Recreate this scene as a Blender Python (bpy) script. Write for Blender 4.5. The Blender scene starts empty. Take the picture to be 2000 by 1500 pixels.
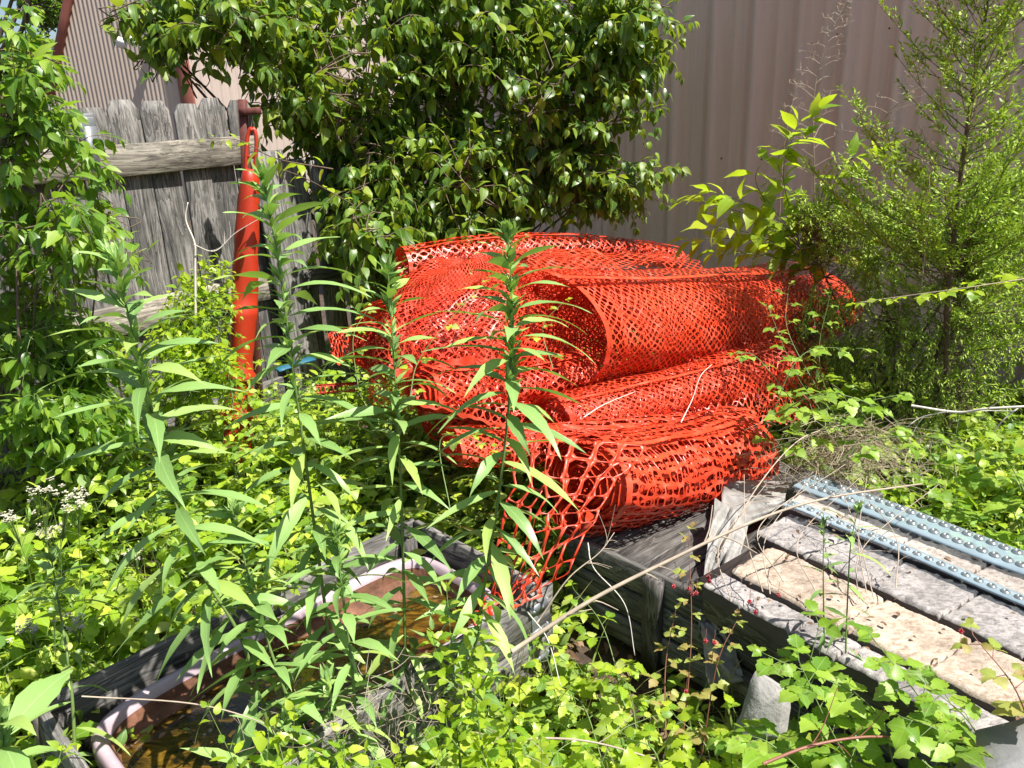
import bpy, math, random
import numpy as np
from mathutils import Vector, Matrix, Euler
R = math.radians
sc = bpy.context.scene
C = sc.collection
rng = np.random.default_rng(11)
random.seed(11)

# ------------------------------------------------------------ camera
EYE = np.array([0.0, 0.0, 1.6]); PITCH = R(19.0); ROLL = R(2.3); FPX = 1502.0
r0 = np.array([1.0, 0, 0]); fw = np.array([0, math.cos(PITCH), -math.sin(PITCH)]); u0 = np.array([0, math.sin(PITCH), math.cos(PITCH)])
rt = math.cos(ROLL)*r0 - math.sin(ROLL)*u0
up = math.sin(ROLL)*r0 + math.cos(ROLL)*u0
cd = bpy.data.cameras.new('camera'); cam = bpy.data.objects.new('camera', cd); C.objects.link(cam)
cam.matrix_world = Matrix(((rt[0], up[0], -fw[0], 0), (rt[1], up[1], -fw[1], 0), (rt[2], up[2], -fw[2], 1.6), (0, 0, 0, 1)))
cd.sensor_width = 36.0; cd.lens = FPX/2000*36; cd.clip_start = 0.05; cd.clip_end = 500
sc.camera = cam

# ------------------------------------------------------------ light
SUN_EL = 60.0
SUN_DIR = np.array([0.91, -0.41])           # horizontal direction towards the sun
SUN_DIR = SUN_DIR/np.linalg.norm(SUN_DIR)
w = bpy.data.worlds.new('World'); sc.world = w; w.use_nodes = True
nt = w.node_tree; nt.nodes.clear()
sky = nt.nodes.new('ShaderNodeTexSky'); sky.sky_type = 'NISHITA'; sky.sun_disc = False
sky.sun_elevation = R(SUN_EL); sky.sun_rotation = math.atan2(SUN_DIR[0], SUN_DIR[1])
sky.dust_density = 1.5
bg = nt.nodes.new('ShaderNodeBackground'); bg.inputs['Strength'].default_value = 0.068
wo = nt.nodes.new('ShaderNodeOutputWorld')
nt.links.new(sky.outputs[0], bg.inputs[0]); nt.links.new(bg.outputs[0], wo.inputs[0])
sl = bpy.data.lights.new('sun', 'SUN'); sl.energy = 5.0; sl.angle = R(0.5); sl.color = (1.0, 0.95, 0.87)
so = bpy.data.objects.new('sun', sl); C.objects.link(so)
sd = Vector((SUN_DIR[0]*math.cos(R(SUN_EL)), SUN_DIR[1]*math.cos(R(SUN_EL)), math.sin(R(SUN_EL))))
so.rotation_euler = sd.to_track_quat('Z', 'Y').to_euler()
sc.view_settings.view_transform = 'Standard'; sc.view_settings.look = 'None'
sc.view_settings.exposure = 1.0; sc.view_settings.gamma = 1.0
sc.cycles.max_bounces = 8; sc.cycles.transparent_max_bounces = 8; sc.cycles.caustics_reflective = False; sc.cycles.caustics_refractive = False

# ------------------------------------------------------------ measuring helpers (photo is 2000x1500)
def ray(px, py):
    d = fw + rt*((px-1000)/FPX) + up*((750-py)/FPX)
    return d
def P(px, py, Y):
    d = ray(px, py); return EYE + d*(Y/d[1])
def PZ(px, py, z):
    d = ray(px, py); return EYE + d*((z-1.6)/d[2])
def nrmz(v):
    v = np.asarray(v, float); return v/np.maximum(np.linalg.norm(v, axis=-1, keepdims=True), 1e-9)

# ------------------------------------------------------------ object helpers
def tag(o, label=None, cat=None, group=None, kind=None):
    if label: o['label'] = label
    if cat: o['category'] = cat
    if group: o['group'] = group
    if kind: o['kind'] = kind
    return o
def empty(name, loc, label, cat, group=None):
    o = bpy.data.objects.new(name, None); C.objects.link(o); o.location = loc; o.empty_display_size = 0.1
    return tag(o, label, cat, group)
def link(name, me, mat, parent=None, smooth=False):
    o = bpy.data.objects.new(name, me); C.objects.link(o)
    for m in (mat if isinstance(mat, (list, tuple)) else [mat]): me.materials.append(m)
    if parent is not None:
        o.parent = parent; o.location = -parent.location
        if parent.parent is not None: o.location = (0, 0, 0)
    if smooth: me.polygons.foreach_set('use_smooth', [True]*len(me.polygons))
    return o
def mesh_np(name, V, F, mat, parent=None, smooth=False, uv=None, midx=None):
    """V (n,3); F list of arrays (m,3) / (m,4); uv per-vertex (n,2)"""
    me = bpy.data.meshes.new(name)
    V = np.asarray(V, np.float32); F = [np.asarray(f, np.int32) for f in F if len(f)]
    li = np.concatenate([f.ravel() for f in F]); tot = np.concatenate([np.full(len(f), f.shape[1], np.int32) for f in F])
    st = np.concatenate([[0], np.cumsum(tot)[:-1]]).astype(np.int32)
    me.vertices.add(len(V)); me.vertices.foreach_set('co', V.ravel())
    me.loops.add(len(li)); me.loops.foreach_set('vertex_index', li)
    me.polygons.add(len(tot)); me.polygons.foreach_set('loop_start', st); me.polygons.foreach_set('loop_total', tot)
    if midx is not None: me.polygons.foreach_set('material_index', np.asarray(midx, np.int32))
    if uv is not None:
        ul = me.uv_layers.new(name='UVMap'); ul.data.foreach_set('uv', np.asarray(uv, np.float32)[li].ravel())
    me.update(calc_edges=True); me.validate()
    o = link(name, me, mat, parent, smooth)
    return o

# ------------------------------------------------------------ tubes
class Tubes:
    def __init__(s): s.V = []; s.Q = []; s.T = []; s.n = 0
    def add(s, pts, r_a, r_b=None, sides=5, radii=None, cap=True):
        pts = np.asarray(pts, float); m = len(pts)
        if r_b is None: r_b = r_a
        rad = np.linspace(r_a, r_b, m) if radii is None else np.asarray(radii, float)
        tg = np.gradient(pts, axis=0); tg = nrmz(tg)
        ref = np.array([0.0, 0, 1]) if abs(tg[0][2]) < 0.8 else np.array([1.0, 0, 0])
        b = nrmz(np.cross(tg, ref)); c = np.cross(tg, b)
        an = np.arange(sides)*2*np.pi/sides
        ring = (b[:, None, :]*np.cos(an)[None, :, None] + c[:, None, :]*np.sin(an)[None, :, None])*rad[:, None, None] + pts[:, None, :]
        s.V.append(ring.reshape(-1, 3))
        i = np.arange(m-1)[:, None]*sides; j = np.arange(sides)[None, :]; j2 = (j+1) % sides
        q = np.stack([i+j, i+j2, i+sides+j2, i+sides+j], -1).reshape(-1, 4)+s.n
        s.Q.append(q)
        if cap:
            for k in (0, m-1):
                base = s.n+k*sides
                for t in range(1, sides-1): s.T.append([base, base+t, base+t+1])
        s.n += m*sides
    def build(s, name, mat, parent=None):
        return mesh_np(name, np.concatenate(s.V), [np.concatenate(s.Q), np.array(s.T) if s.T else np.zeros((0, 3), int)], mat, parent, True)
def curve_pts(ctrl, n=24):
    c = np.asarray(ctrl, float)
    if len(c) == 2: return c[0]+(c[1]-c[0])*np.linspace(0, 1, n)[:, None]
    e = np.concatenate([[2*c[0]-c[1]], c, [2*c[-1]-c[-2]]])
    out = []; seg = len(c)-1
    for t in np.linspace(0, seg-1e-6, n):
        i = int(t); f = t-i; p0, p1, p2, p3 = e[i:i+4]
        out.append(0.5*((2*p1)+(-p0+p2)*f+(2*p0-5*p1+4*p2-p3)*f*f+(-p0+3*p1-3*p2+p3)*f**3))
    return np.array(out)

# ------------------------------------------------------------ leaves
def tmpl(prof, serr=0.0):
    t = np.array([p[0] for p in prof]); h = np.array([p[1] for p in prof])
    V = [(0, 0)]; F3 = []; F4 = []
    for k in range(len(prof)):
        hh = h[k]*(1+serr*(1 if k % 2 else -1)); tt = t[k]
        V += [(tt, -hh), (tt, 0), (tt, hh)]
    V.append((1, 0)); n = len(prof); last = 3*n+1
    F3 += [(0, 2, 1), (0, 3, 2), (last, 3*(n-1)+1, 3*(n-1)+2), (last, 3*(n-1)+2, 3*(n-1)+3)]
    for k in range(n-1):
        a = 3*k+1; b = a+3
        F4 += [(a, a+1, b+1, b), (a+1, a+2, b+2, b+1)]
    return np.array(V, float), np.array(F3), np.array(F4)
def flipf(f): return f[:, ::-1]
OVATE = tmpl([(.12, .34), (.3, .5), (.52, .46), (.75, .24)])
HEART = tmpl([(.06, .30), (.2, .48), (.42, .5), (.64, .34), (.84, .12)])
LANCE = tmpl([(.06, .18), (.2, .38), (.4, .5), (.6, .44), (.8, .22), (.92, .08)], .0)
GOLD = tmpl([(.06, .12), (.15, .26), (.25, .40), (.35, .48), (.45, .5), (.55, .46), (.65, .36), (.75, .25), (.85, .14), (.94, .055)], .05)
SERR = tmpl([(.08, .26), (.18, .46), (.28, .44), (.4, .54), (.5, .44), (.62, .42), (.72, .28), (.84, .17), (.92, .07)], .045)
SMALL = tmpl([(.3, .5), (.65, .36)])
class Leaves:
    def __init__(s, T, flat=0.0): s.T = T; s.p = []; s.a = []; s.n = []; s.L = []; s.W = []; s.k = []; s.f = []
    def add(s, p, a, L, W, k=0.6, fold=0.25, n=None, rnd=0.35):
        s.p.append(p); s.a.append(a); s.L.append(L); s.W.append(W); s.k.append(k); s.f.append(fold)
        s.n.append((rng.normal(0, rnd), rng.normal(0, rnd), 1.0) if n is None else n)
    def addN(s, p, a, n, L, W, k, f):
        s.p += list(p); s.a += list(a); s.n += list(n); s.L += list(L); s.W += list(W); s.k += list(k); s.f += list(f)
    def build(s, name, mat, parent=None):
        T, F3, F4 = s.T; N = len(s.p)
        p = np.array(s.p, float); a = nrmz(np.array(s.a, float)); n = np.array(s.n, float)
        n = n - (n*a).sum(1, keepdims=True)*a; n = nrmz(n+1e-6); b = np.cross(n, a)
        L = np.array(s.L)[:, None]; W = np.array(s.W)[:, None]; k = np.array(s.k)[:, None]+1e-3; f = np.array(s.f)[:, None]
        t = T[None, :, 0]; q = T[None, :, 1]
        cx = np.sin(k*t)/k; cz = -(1-np.cos(k*t))/k
        tw = rng.normal(0, .3, (N, 1))*t; W = W*rng.uniform(.78, 1.22, (N, 1))
        side = W*q; wav = 0.05*W*np.sin(t*9+rng.random((N, 1))*6)*np.sign(q)
        V = p[:, None, :] + a[:, None, :]*(L*cx)[..., None] + n[:, None, :]*(L*cz + f*np.abs(side) + side*tw + wav)[..., None] + b[:, None, :]*(side)[..., None]
        m = T.shape[0]; off = (np.arange(N)*m)[:, None, None]
        uv = np.broadcast_to(np.stack([T[:, 0], T[:, 1]+0.5], -1)[None], (N, m, 2)).reshape(-1, 2)
        return mesh_np(name, V.reshape(-1, 3), [(F3[None]+off).reshape(-1, 3), (F4[None]+off).reshape(-1, 4)], mat, parent, True, uv)
def shoot(lv, tb, pts, n, L, W, r=0.003, arr='opp', ang=60, droop=0.4, k=0.7, t0=0.1, t1=1.0, taper=0.4, jit=0.15, pet=0.01, fold=.25, rnd=.35, sides=4, tri=False):
    pts = np.asarray(pts)
    if tb is not None: tb.add(pts, r, r*0.35, sides, cap=False)
    seg = len(pts)-1; ph = rng.random()*6.28
    for i in range(n):
        t = t0+(t1-t0)*(i+.5*rng.random())/max(n-1, 1); t = min(t, .999)
        x = t*seg; j = int(x); p = pts[j]+(pts[j+1]-pts[j])*(x-j); d = nrmz(pts[j+1]-pts[j])
        ref = np.array([0, 0, 1.0]) if abs(d[2]) < .9 else np.array([1.0, 0, 0])
        b = nrmz(np.cross(d, ref)); c = np.cross(d, b)
        sz = (1-taper*max(0, (t-.35)/.65))*(1+rng.normal(0, .15)); sz = max(sz, .25)
        if arr == 'opp': phs = [ph+(i % 2)*1.57, ph+(i % 2)*1.57+3.14]
        elif arr == 'flat': phs = [0.15, 2.99]
        elif arr == 'alt': phs = [(i % 2)*3.14+.1*rng.random()]
        else: phs = [ph+i*2.399]
        for f in phs:
            f = f+rng.normal(0, jit*1.5)
            al = R(ang)*(1+rng.normal(0, jit)); 
            if t > .93: al *= .5
            rad = b*math.cos(f)+c*math.sin(f)
            ax = d*math.cos(al)+rad*math.sin(al)+np.array([0, 0, -droop*(.6+.8*rng.random())])
            ax = nrmz(ax)
            if tri:
                pp = p+ax*pet*sz
                if tb is not None and pet > .02: tb.add(np.array([p, pp]), .0012, .0008, 3, cap=False)
                hz = nrmz(np.cross(ax, [0, 0, 1.0])+1e-6)
                for sgn, sc_ in ((0, 1.0), (1, .82), (-1, .82)):
                    a2 = ax if sgn == 0 else nrmz(ax*.35+hz*sgn)
                    q = pp+ax*(.18*L*sz) if sgn == 0 else pp
                    nn = np.array([0, 0, 1.0])+rng.normal(0, rnd*.7, 3)
                    lv.add(q, a2, L*sz*sc_, W*sz*sc_, k*(.6+.8*rng.random()), fold, n=nn)
            else:
                lv.add(p+ax*pet, ax, L*sz, W*sz, k*(.5+rng.random()), fold, rnd=rnd)

# ------------------------------------------------------------ node material helpers
def newmat(name):
    m = bpy.data.materials.new(name); m.use_nodes = True; nt = m.node_tree
    b = nt.nodes['Principled BSDF']; return m, nt, b
def nd(nt, t, **kw):
    n = nt.nodes.new(t)
    for k, v in kw.items(): setattr(n, k, v)
    return n
def ramp(nt, src, stops):
    r = nt.nodes.new('ShaderNodeValToRGB'); e = r.color_ramp.elements
    while len(e) < len(stops): e.new(0.5)
    for x, (p, c) in zip(e, stops): x.position = p; x.color = (*c, 1) if len(c) == 3 else c
    nt.links.new(src, r.inputs[0]); return r.outputs[0]
def mapping(nt, scale, coord='Object', rot=(0, 0, 0)):
    tc = nt.nodes.new('ShaderNodeTexCoord'); mp = nt.nodes.new('ShaderNodeMapping')
    mp.inputs['Scale'].default_value = scale; mp.inputs['Rotation'].default_value = rot
    nt.links.new(tc.outputs[coord], mp.inputs[0]); return mp.outputs[0]
def noise(nt, vec, s, detail=4, rough=.6, dist=0):
    n = nt.nodes.new('ShaderNodeTexNoise'); n.inputs['Scale'].default_value = s; n.inputs['Detail'].default_value = detail
    n.inputs['Roughness'].default_value = rough; n.inputs['Distortion'].default_value = dist
    if vec is not None: nt.links.new(vec, n.inputs['Vector'])
    return n.outputs['Fac']
def mixc(nt, f, a, b, mode='MIX'):
    m = nt.nodes.new('ShaderNodeMix'); m.data_type = 'RGBA'; m.blend_type = mode
    for k, v in ((0, f), (6, a), (7, b)):
        if hasattr(v, 'links'): nt.links.new(v, m.inputs[k])
        elif isinstance(v, tuple): m.inputs[k].default_value = (*v[:3], 1)
        else: m.inputs[k].default_value = v
    return m.outputs[2]
def math_(nt, op, a, b=None):
    m = nt.nodes.new('ShaderNodeMath'); m.operation = op
    for i, v in enumerate((a, b)):
        if v is None: continue
        if hasattr(v, 'links'): nt.links.new(v, m.inputs[i])
        else: m.inputs[i].default_value = v
    return m.outputs[0]
def bump(nt, b, h, s=.3, d=.01):
    n = nt.nodes.new('ShaderNodeBump'); n.inputs['Strength'].default_value = s; n.inputs['Distance'].default_value = d
    nt.links.new(h, n.inputs['Height']); nt.links.new(n.outputs[0], b.inputs['Normal'])
def leafmat(name, cols, trans=.45, rough=.42, tcol=(.35, .55, .05), spots=None, vein=(.35, .5, .15)):
    m, nt, b = newmat(name)
    geo = nt.nodes.new('ShaderNodeNewGeometry')
    n = len(cols)
    c = ramp(nt, geo.outputs['Random Per Island'], [(i/max(n-1, 1), x) for i, x in enumerate(cols)])
    uv = nt.nodes.new('ShaderNodeUVMap'); sp = nt.nodes.new('ShaderNodeSeparateXYZ'); nt.links.new(uv.outputs[0], sp.inputs[0])
    d = math_(nt, 'ABSOLUTE', math_(nt, 'SUBTRACT', sp.outputs[1], .5))
    mid = math_(nt, 'LESS_THAN', d, .022)
    vv = math_(nt, 'FRACT', math_(nt, 'SUBTRACT', math_(nt, 'MULTIPLY', sp.outputs[0], 7.0), math_(nt, 'MULTIPLY', d, 5.0)))
    v2 = math_(nt, 'MULTIPLY', math_(nt, 'LESS_THAN', vv, .14), .3)
    fac = math_(nt, 'MULTIPLY', math_(nt, 'MAXIMUM', mid, v2), .55)
    c = mixc(nt, fac, c, vein)
    if spots:
        vec = mapping(nt, (1, 1, 1))
        s = ramp(nt, noise(nt, vec, 110, 2), [(.58, (0, 0, 0)), (.66, (1, 1, 1))])
        g = ramp(nt, noise(nt, vec, 4, 2), [(.42, (0, 0, 0)), (.58, (1, 1, 1))])
        c = mixc(nt, math_(nt, 'MULTIPLY', math_(nt, 'MULTIPLY', s, g), .8), c, spots)
    nt.links.new(c, b.inputs['Base Color'])
    rv = math_(nt, 'ADD', math_(nt, 'MULTIPLY', geo.outputs['Random Per Island'], .18), rough-.09)
    nt.links.new(rv, b.inputs['Roughness']); b.inputs['Specular IOR Level'].default_value = .5
    tr = nt.nodes.new('ShaderNodeBsdfTranslucent')
    nt.links.new(mixc(nt, .65, c, tcol), tr.inputs[0])
    mx = nt.nodes.new('ShaderNodeMixShader'); mx.inputs[0].default_value = trans
    nt.links.new(b.outputs[0], mx.inputs[1]); nt.links.new(tr.outputs[0], mx.inputs[2])
    nt.links.new(mx.outputs[0], nt.nodes['Material Output'].inputs[0])
    return m
def simple(name, col, rough=.6, metal=0, var=.15, vs=8, bmp=0, bs=30, spec=.5):
    m, nt, b = newmat(name); vec = mapping(nt, (1, 1, 1))
    f = noise(nt, vec, vs, 5)
    c = ramp(nt, f, [(.3, tuple(x*(1-var) for x in col)), (.7, tuple(min(1, x*(1+var)) for x in col))])
    nt.links.new(c, b.inputs['Base Color']); b.inputs['Roughness'].default_value = rough; b.inputs['Metallic'].default_value = metal
    b.inputs['Specular IOR Level'].default_value = spec
    if bmp: bump(nt, b, noise(nt, vec, bs, 4), bmp, .01)
    return m
def wood(name, dark, mid, light, sx=1.0, rough=.8):
    m, nt, b = newmat(name)
    oi = nt.nodes.new('ShaderNodeObjectInfo')
    tc = nt.nodes.new('ShaderNodeTexCoord')
    ad = nt.nodes.new('ShaderNodeVectorMath'); ad.operation = 'ADD'
    cb = nt.nodes.new('ShaderNodeCombineXYZ')
    for i, q in enumerate((31., 17., 23.)): nt.links.new(math_(nt, 'MULTIPLY', oi.outputs['Random'], q), cb.inputs[i])
    nt.links.new(tc.outputs['Object'], ad.inputs[0]); nt.links.new(cb.outputs[0], ad.inputs[1])
    mp = nt.nodes.new('ShaderNodeMapping'); mp.inputs['Scale'].default_value = (2.2*sx, 34, 34); nt.links.new(ad.outputs[0], mp.inputs[0])
    mp2 = nt.nodes.new('ShaderNodeMapping'); mp2.inputs['Scale'].default_value = (1.2*sx, 9, 9); nt.links.new(ad.outputs[0], mp2.inputs[0])
    g = noise(nt, mp.outputs[0], 1.6, 6, .7, .6)
    g2 = noise(nt, mp2.outputs[0], 1.2, 5, .6, 1.2)
    rings = math_(nt, 'FRACT', math_(nt, 'MULTIPLY', g2, 9.0))
    h = math_(nt, 'ADD', math_(nt, 'MULTIPLY', g, .75), math_(nt, 'MULTIPLY', rings, .25))
    c = ramp(nt, h, [(.3, dark), (.48, mid), (.66, light)])
    st = ramp(nt, noise(nt, ad.outputs[0], 5, 4), [(.35, (.55, .55, .55)), (.6, (1, 1, 1))])
    c = mixc(nt, 1.0, c, st, 'MULTIPLY')
    vv = math_(nt, 'ADD', math_(nt, 'MULTIPLY', oi.outputs['Random'], .5), .75)
    hs = nt.nodes.new('ShaderNodeHueSaturation'); nt.links.new(vv, hs.inputs['Value']); nt.links.new(c, hs.inputs['Color'])
    nt.links.new(hs.outputs[0], b.inputs['Base Color']); b.inputs['Roughness'].default_value = rough
    bump(nt, b, h, .7, .004)
    return m

# materials
M = {}
M['wood'] = wood('weathered_wood', (.03, .029, .028), (.135, .13, .122), (.29, .275, .255))
M['woodpale'] = wood('pale_weathered_wood', (.06, .052, .042), (.24, .215, .175), (.42, .385, .32))
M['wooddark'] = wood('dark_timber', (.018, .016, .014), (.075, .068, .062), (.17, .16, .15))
M['lf_bush'] = leafmat('bush_leaf', [(.03, .085, .012), (.065, .15, .016), (.11, .22, .02), (.04, .10, .014), (.24, .36, .02), (.14, .24, .03), (.075, .17, .022), (.30, .36, .025)], .38, .42, (.48, .62, .03))
M['lf_left'] = leafmat('sapling_leaf', [(.05, .13, .016), (.10, .22, .02), (.19, .32, .03), (.28, .40, .04)], .42, .4, (.4, .65, .03))
M['lf_yel'] = leafmat('yellow_green_leaf', [(.28, .42, .02), (.42, .54, .03), (.16, .32, .02), (.5, .58, .05)], .5, .38, (.6, .8, .03))
M['lf_ground'] = leafmat('ground_leaf', [(.06, .16, .012), (.24, .38, .02), (.38, .50, .03), (.13, .26, .02), (.50, .58, .06), (.30, .42, .05), (.09, .20, .03), (.44, .50, .12)], .36, .45, (.6, .85, .03))
M['lf_gold'] = leafmat('goldenrod_leaf', [(.16, .28, .08), (.22, .37, .11), (.28, .44, .13), (.34, .45, .10)], .22, .45, (.35, .6, .05), vein=(.35, .5, .2))
M['lf_bramble'] = leafmat('bramble_leaf', [(.12, .25, .03), (.22, .38, .03), (.30, .44, .05), (.10, .22, .03)], .4, .45, (.45, .7, .05), spots=(.12, .035, .03))
M['lf_berry'] = leafmat('reddish_leaf', [(.26, .36, .06), (.38, .40, .10), (.34, .20, .08)], .4, .5, (.6, .6, .1))
M['lf_cedar'] = leafmat('cedar_spray', [(.13, .23, .012), (.27, .42, .025), (.42, .56, .06), (.20, .34, .02)], .25, .6, (.4, .6, .03))
M['stem_g'] = simple('green_stem', (.12, .19, .05), .5)
M['stem_r'] = simple('reddish_stem', (.22, .09, .06), .5)
M['bark'] = simple('brown_bark', (.14, .10, .07), .85, var=.35, vs=30)
M['deadtwig'] = simple('dead_twig', (.38, .31, .24), .8, var=.25, vs=25)
M['deadpale'] = simple('pale_dead_branch', (.60, .56, .50), .7, var=.15, vs=25)
M['straw'] = simple('dry_straw', (.36, .30, .20), .8, var=.3, vs=20)
def orange():
    m, nt, b = newmat('orange_plastic'); vec = mapping(nt, (1, 1, 1))
    f = noise(nt, vec, 3, 3)
    c = ramp(nt, f, [(.3, (.56, .036, .012)), (.7, (.66, .066, .024))])
    dust_glints = ramp(nt, noise(nt, vec, 14, 4), [(.5, (0, 0, 0)), (.75, (.6, .6, .6))])  # pale dusty fading, strengthened to paint pinkish highlights into the colour
    c = mixc(nt, dust_glints, c, (.68, .20, .13))
    nt.links.new(c, b.inputs['Base Color']); b.inputs['Roughness'].default_value = .38
    tr = nt.nodes.new('ShaderNodeBsdfTranslucent'); tr.inputs[0].default_value = (.95, .07, .01, 1)
    mx = nt.nodes.new('ShaderNodeMixShader'); mx.inputs[0].default_value = .05
    nt.links.new(b.outputs[0], mx.inputs[1]); nt.links.new(tr.outputs[0], mx.inputs[2])
    nt.links.new(mx.outputs[0], nt.nodes['Material Output'].inputs[0]); return m
M['orange'] = orange()
M['orange_hard'] = simple('orange_tube_plastic', (.42, .032, .010), .45, var=.12, vs=10)

# ============================================================ STRUCTURE
def wmat(parent): 
    return Matrix.Translation(parent.location) if parent is not None else Matrix.Identity(4)
def frame(p0, xdir, zdir):
    x = Vector(xdir).normalized(); z = Vector(zdir); z = (z-z.dot(x)*x).normalized(); y = z.cross(x)
    m = Matrix.Identity(4)
    for i in range(3): m[i][0] = x[i]; m[i][1] = y[i]; m[i][2] = z[i]; m[i][3] = p0[i]
    return m
def place(o, m, parent):
    o.parent = parent
    o.matrix_basis = (wmat(parent).inverted() @ m) if parent is not None else m
    return o
def plank(name, p0, p1, w, t, zdir, mat, parent=None, nseg=14, rough=.002, ends=None, notch=0):
    """board from p0 to p1, w across (local y), t along zdir (local z), origin at p0"""
    p0 = Vector(p0); p1 = Vector(p1); L = (p1-p0).length; c = min(w, t)*.12
    cs = [(-w/2+c, -t/2), (w/2-c, -t/2), (w/2, -t/2+c), (w/2, t/2-c), (w/2-c, t/2), (-w/2+c, t/2), (-w/2, t/2-c), (-w/2, -t/2+c)]
    xs = np.linspace(0, L, nseg+1); V = []
    ph = rng.random(4)*6
    for i, x in enumerate(xs):
        f = 1.0
        if notch and x > L-notch: f = 1-.42*((x-(L-notch))/notch)
        wy = rough*math.sin(x*5+ph[0])*2; wz = rough*math.sin(x*4+ph[1])*2
        for (y, z) in cs: V.append((x+(rng.normal(0, rough*2) if i in (0, nseg) else 0), y*f+wy+rng.normal(0, rough*.4), z+wz+rng.normal(0, rough*.25)))
    F = []
    for i in range(nseg):
        for k in range(8): a = i*8+k; b = i*8+(k+1) % 8; F.append((a, b, b+8, a+8))
    E = [list(range(7, -1, -1)), [nseg*8+k for k in range(8)]]
    o = mesh_np(name, V, [np.array(F), np.array(E)], mat, None)
    return place(o, frame(p0, p1-p0, zdir), parent)
def box_np(cx, cy, cz, sx, sy, sz):
    v = np.array([(x, y, z) for x in (-1, 1) for y in (-1, 1) for z in (-1, 1)], float)*np.array([sx, sy, sz])/2+np.array([cx, cy, cz])
    f = np.array([(0, 1, 3, 2), (4, 6, 7, 5), (0, 4, 5, 1), (2, 3, 7, 6), (0, 2, 6, 4), (1, 5, 7, 3)]); return v, f
class Boxes:
    def __init__(s): s.V = []; s.F = []; s.n = 0
    def box(s, c, sz):
        v, f = box_np(*c, *sz); s.V.append(v); s.F.append(f+s.n); s.n += 8
    def raw(s, v, f): s.V.append(np.asarray(v, float)); s.F.append(np.asarray(f)+s.n); s.n += len(v)
    def build(s, name, mat, parent=None, m=None):
        o = mesh_np(name, np.concatenate(s.V), [np.concatenate(s.F)], mat, None)
        place(o, m if m is not None else Matrix.Identity(4), parent); return o
def bevel(o, wd, seg=2):
    md = o.modifiers.new('bevel', 'BEVEL'); md.width = wd; md.segments = seg; md.limit_method = 'ANGLE'; return o

# ground
m, nt, b = newmat('soil'); vec = mapping(nt, (1, 1, 1))
c = ramp(nt, noise(nt, vec, 22, 8, .7), [(.3, (.025, .018, .012)), (.55, (.075, .052, .034)), (.72, (.16, .115, .075))])
nt.links.new(c, b.inputs['Base Color']); b.inputs['Roughness'].default_value = .95; bump(nt, b, noise(nt, vec, 40, 6, .7), .8, .02); M['soil'] = m
n = 90; gx = np.linspace(-1, 1, n); gx = np.sign(gx)*np.abs(gx)**2.5*90
X, Y = np.meshgrid(gx, gx+2); Z = .02*np.sin(X*2.1)*np.cos(Y*1.7)*np.exp(-((X/9)**2+((Y-3)/9)**2))
V = np.stack([X, Y, Z], -1).reshape(-1, 3); i, j = np.meshgrid(np.arange(n-1), np.arange(n-1)); q = (i*n+j)
g = mesh_np('ground', V, [np.stack([q, q+1, q+n+1, q+n], -1).reshape(-1, 4)], M['soil'], None, True); tag(g, kind='structure')

# ---- ribbed metal building on the right
def metalpaint(name, col, streak=.25, rough=.45):
    m, nt, b = newmat(name)
    v1 = mapping(nt, (9, 9, .5)); v2 = mapping(nt, (1, 1, 1))
    s = ramp(nt, noise(nt, v1, 1.5, 6, .65), [(.3, tuple(x*(1-streak) for x in col)), (.62, col), (.8, tuple(min(1, x*1.16) for x in col))])
    d = ramp(nt, noise(nt, v2, 60, 3, .6), [(.63, (0, 0, 0)), (.74, (.4, .4, .4))])
    c = mixc(nt, d, s, tuple(x*.55 for x in col))
    nt.links.new(c, b.inputs['Base Color']); b.inputs['Roughness'].default_value = rough
    bump(nt, b, noise(nt, v2, 1.6, 3), .25, .02); return m
M['wall_mauve'] = metalpaint('faded_mauve_panel', (.88, .62, .50), .12)
M['barn_tan'] = metalpaint('tan_barn_panel', (.56, .46, .38), .08)
M['barn_pink'] = metalpaint('pale_pink_barn_panel', (.44, .36, .31), .1)
M['trim_red'] = simple('dark_red_trim', (.30, .10, .07), .5, var=.1)
M['steel'] = simple('galvanised_steel', (.26, .28, .30), .5, .6, .15, 20)
M['screw'] = simple('screw_head', (.13, .11, .10), .5, .6)
def ribwall(name, L, H, prof, pitch, mat, m, parent):
    """prof: list of (x within pitch, out)"""
    xs = []; 
    for k in range(int(L/pitch)+1):
        for (x, o_) in prof:
            if k*pitch+x <= L+1e-6: xs.append((k*pitch+x, o_))
    zs = np.linspace(0, H, 9); V = []; nx = len(xs)
    for z in zs:
        for i, (x, o_) in enumerate(xs): V.append((x, -o_+.004*math.sin(x*2.3+z*1.4), z))
    F = [(k*nx+i, k*nx+i+1, (k+1)*nx+i+1, (k+1)*nx+i) for k in range(8) for i in range(nx-1)]
    o = mesh_np(name, V, [np.array(F)], mat, None); return place(o, m, parent)
WX0 = np.array([-.9, 8.11]); WD = np.array([.707, -.707])         # wall line X+Y=7.21
bld = empty('metal_building', (WX0[0], WX0[1], 0), 'tall mauve building with vertical ribbed metal siding filling the upper right', 'building')
RP = [(0, 0), (.004, .046), (.050, .046), (.056, 0), (.155, 0), (.162, .006), (.178, .006), (.185, 0), (.235, 0), (.242, .006), (.258, .006), (.265, 0)]
mw = frame((WX0[0], WX0[1], 0), (WD[0], WD[1], 0), (0, 0, 1))
ribwall('wall_panel', 9.0, 4.3, RP, .305, M['wall_mauve'], mw, bld)
vb, fb = box_np(4.5, .12, 2.1, 9, .2, 4.2)
bb = Boxes(); bb.raw(vb, fb); bb.build('inner_wall', M['wall_mauve'], bld, mw)
bb = Boxes(); bb.box((4.5, .1, 4.36), (9.2, .5, .12)); bb.build('eave_trim', M['trim_red'], bld, mw)
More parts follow.
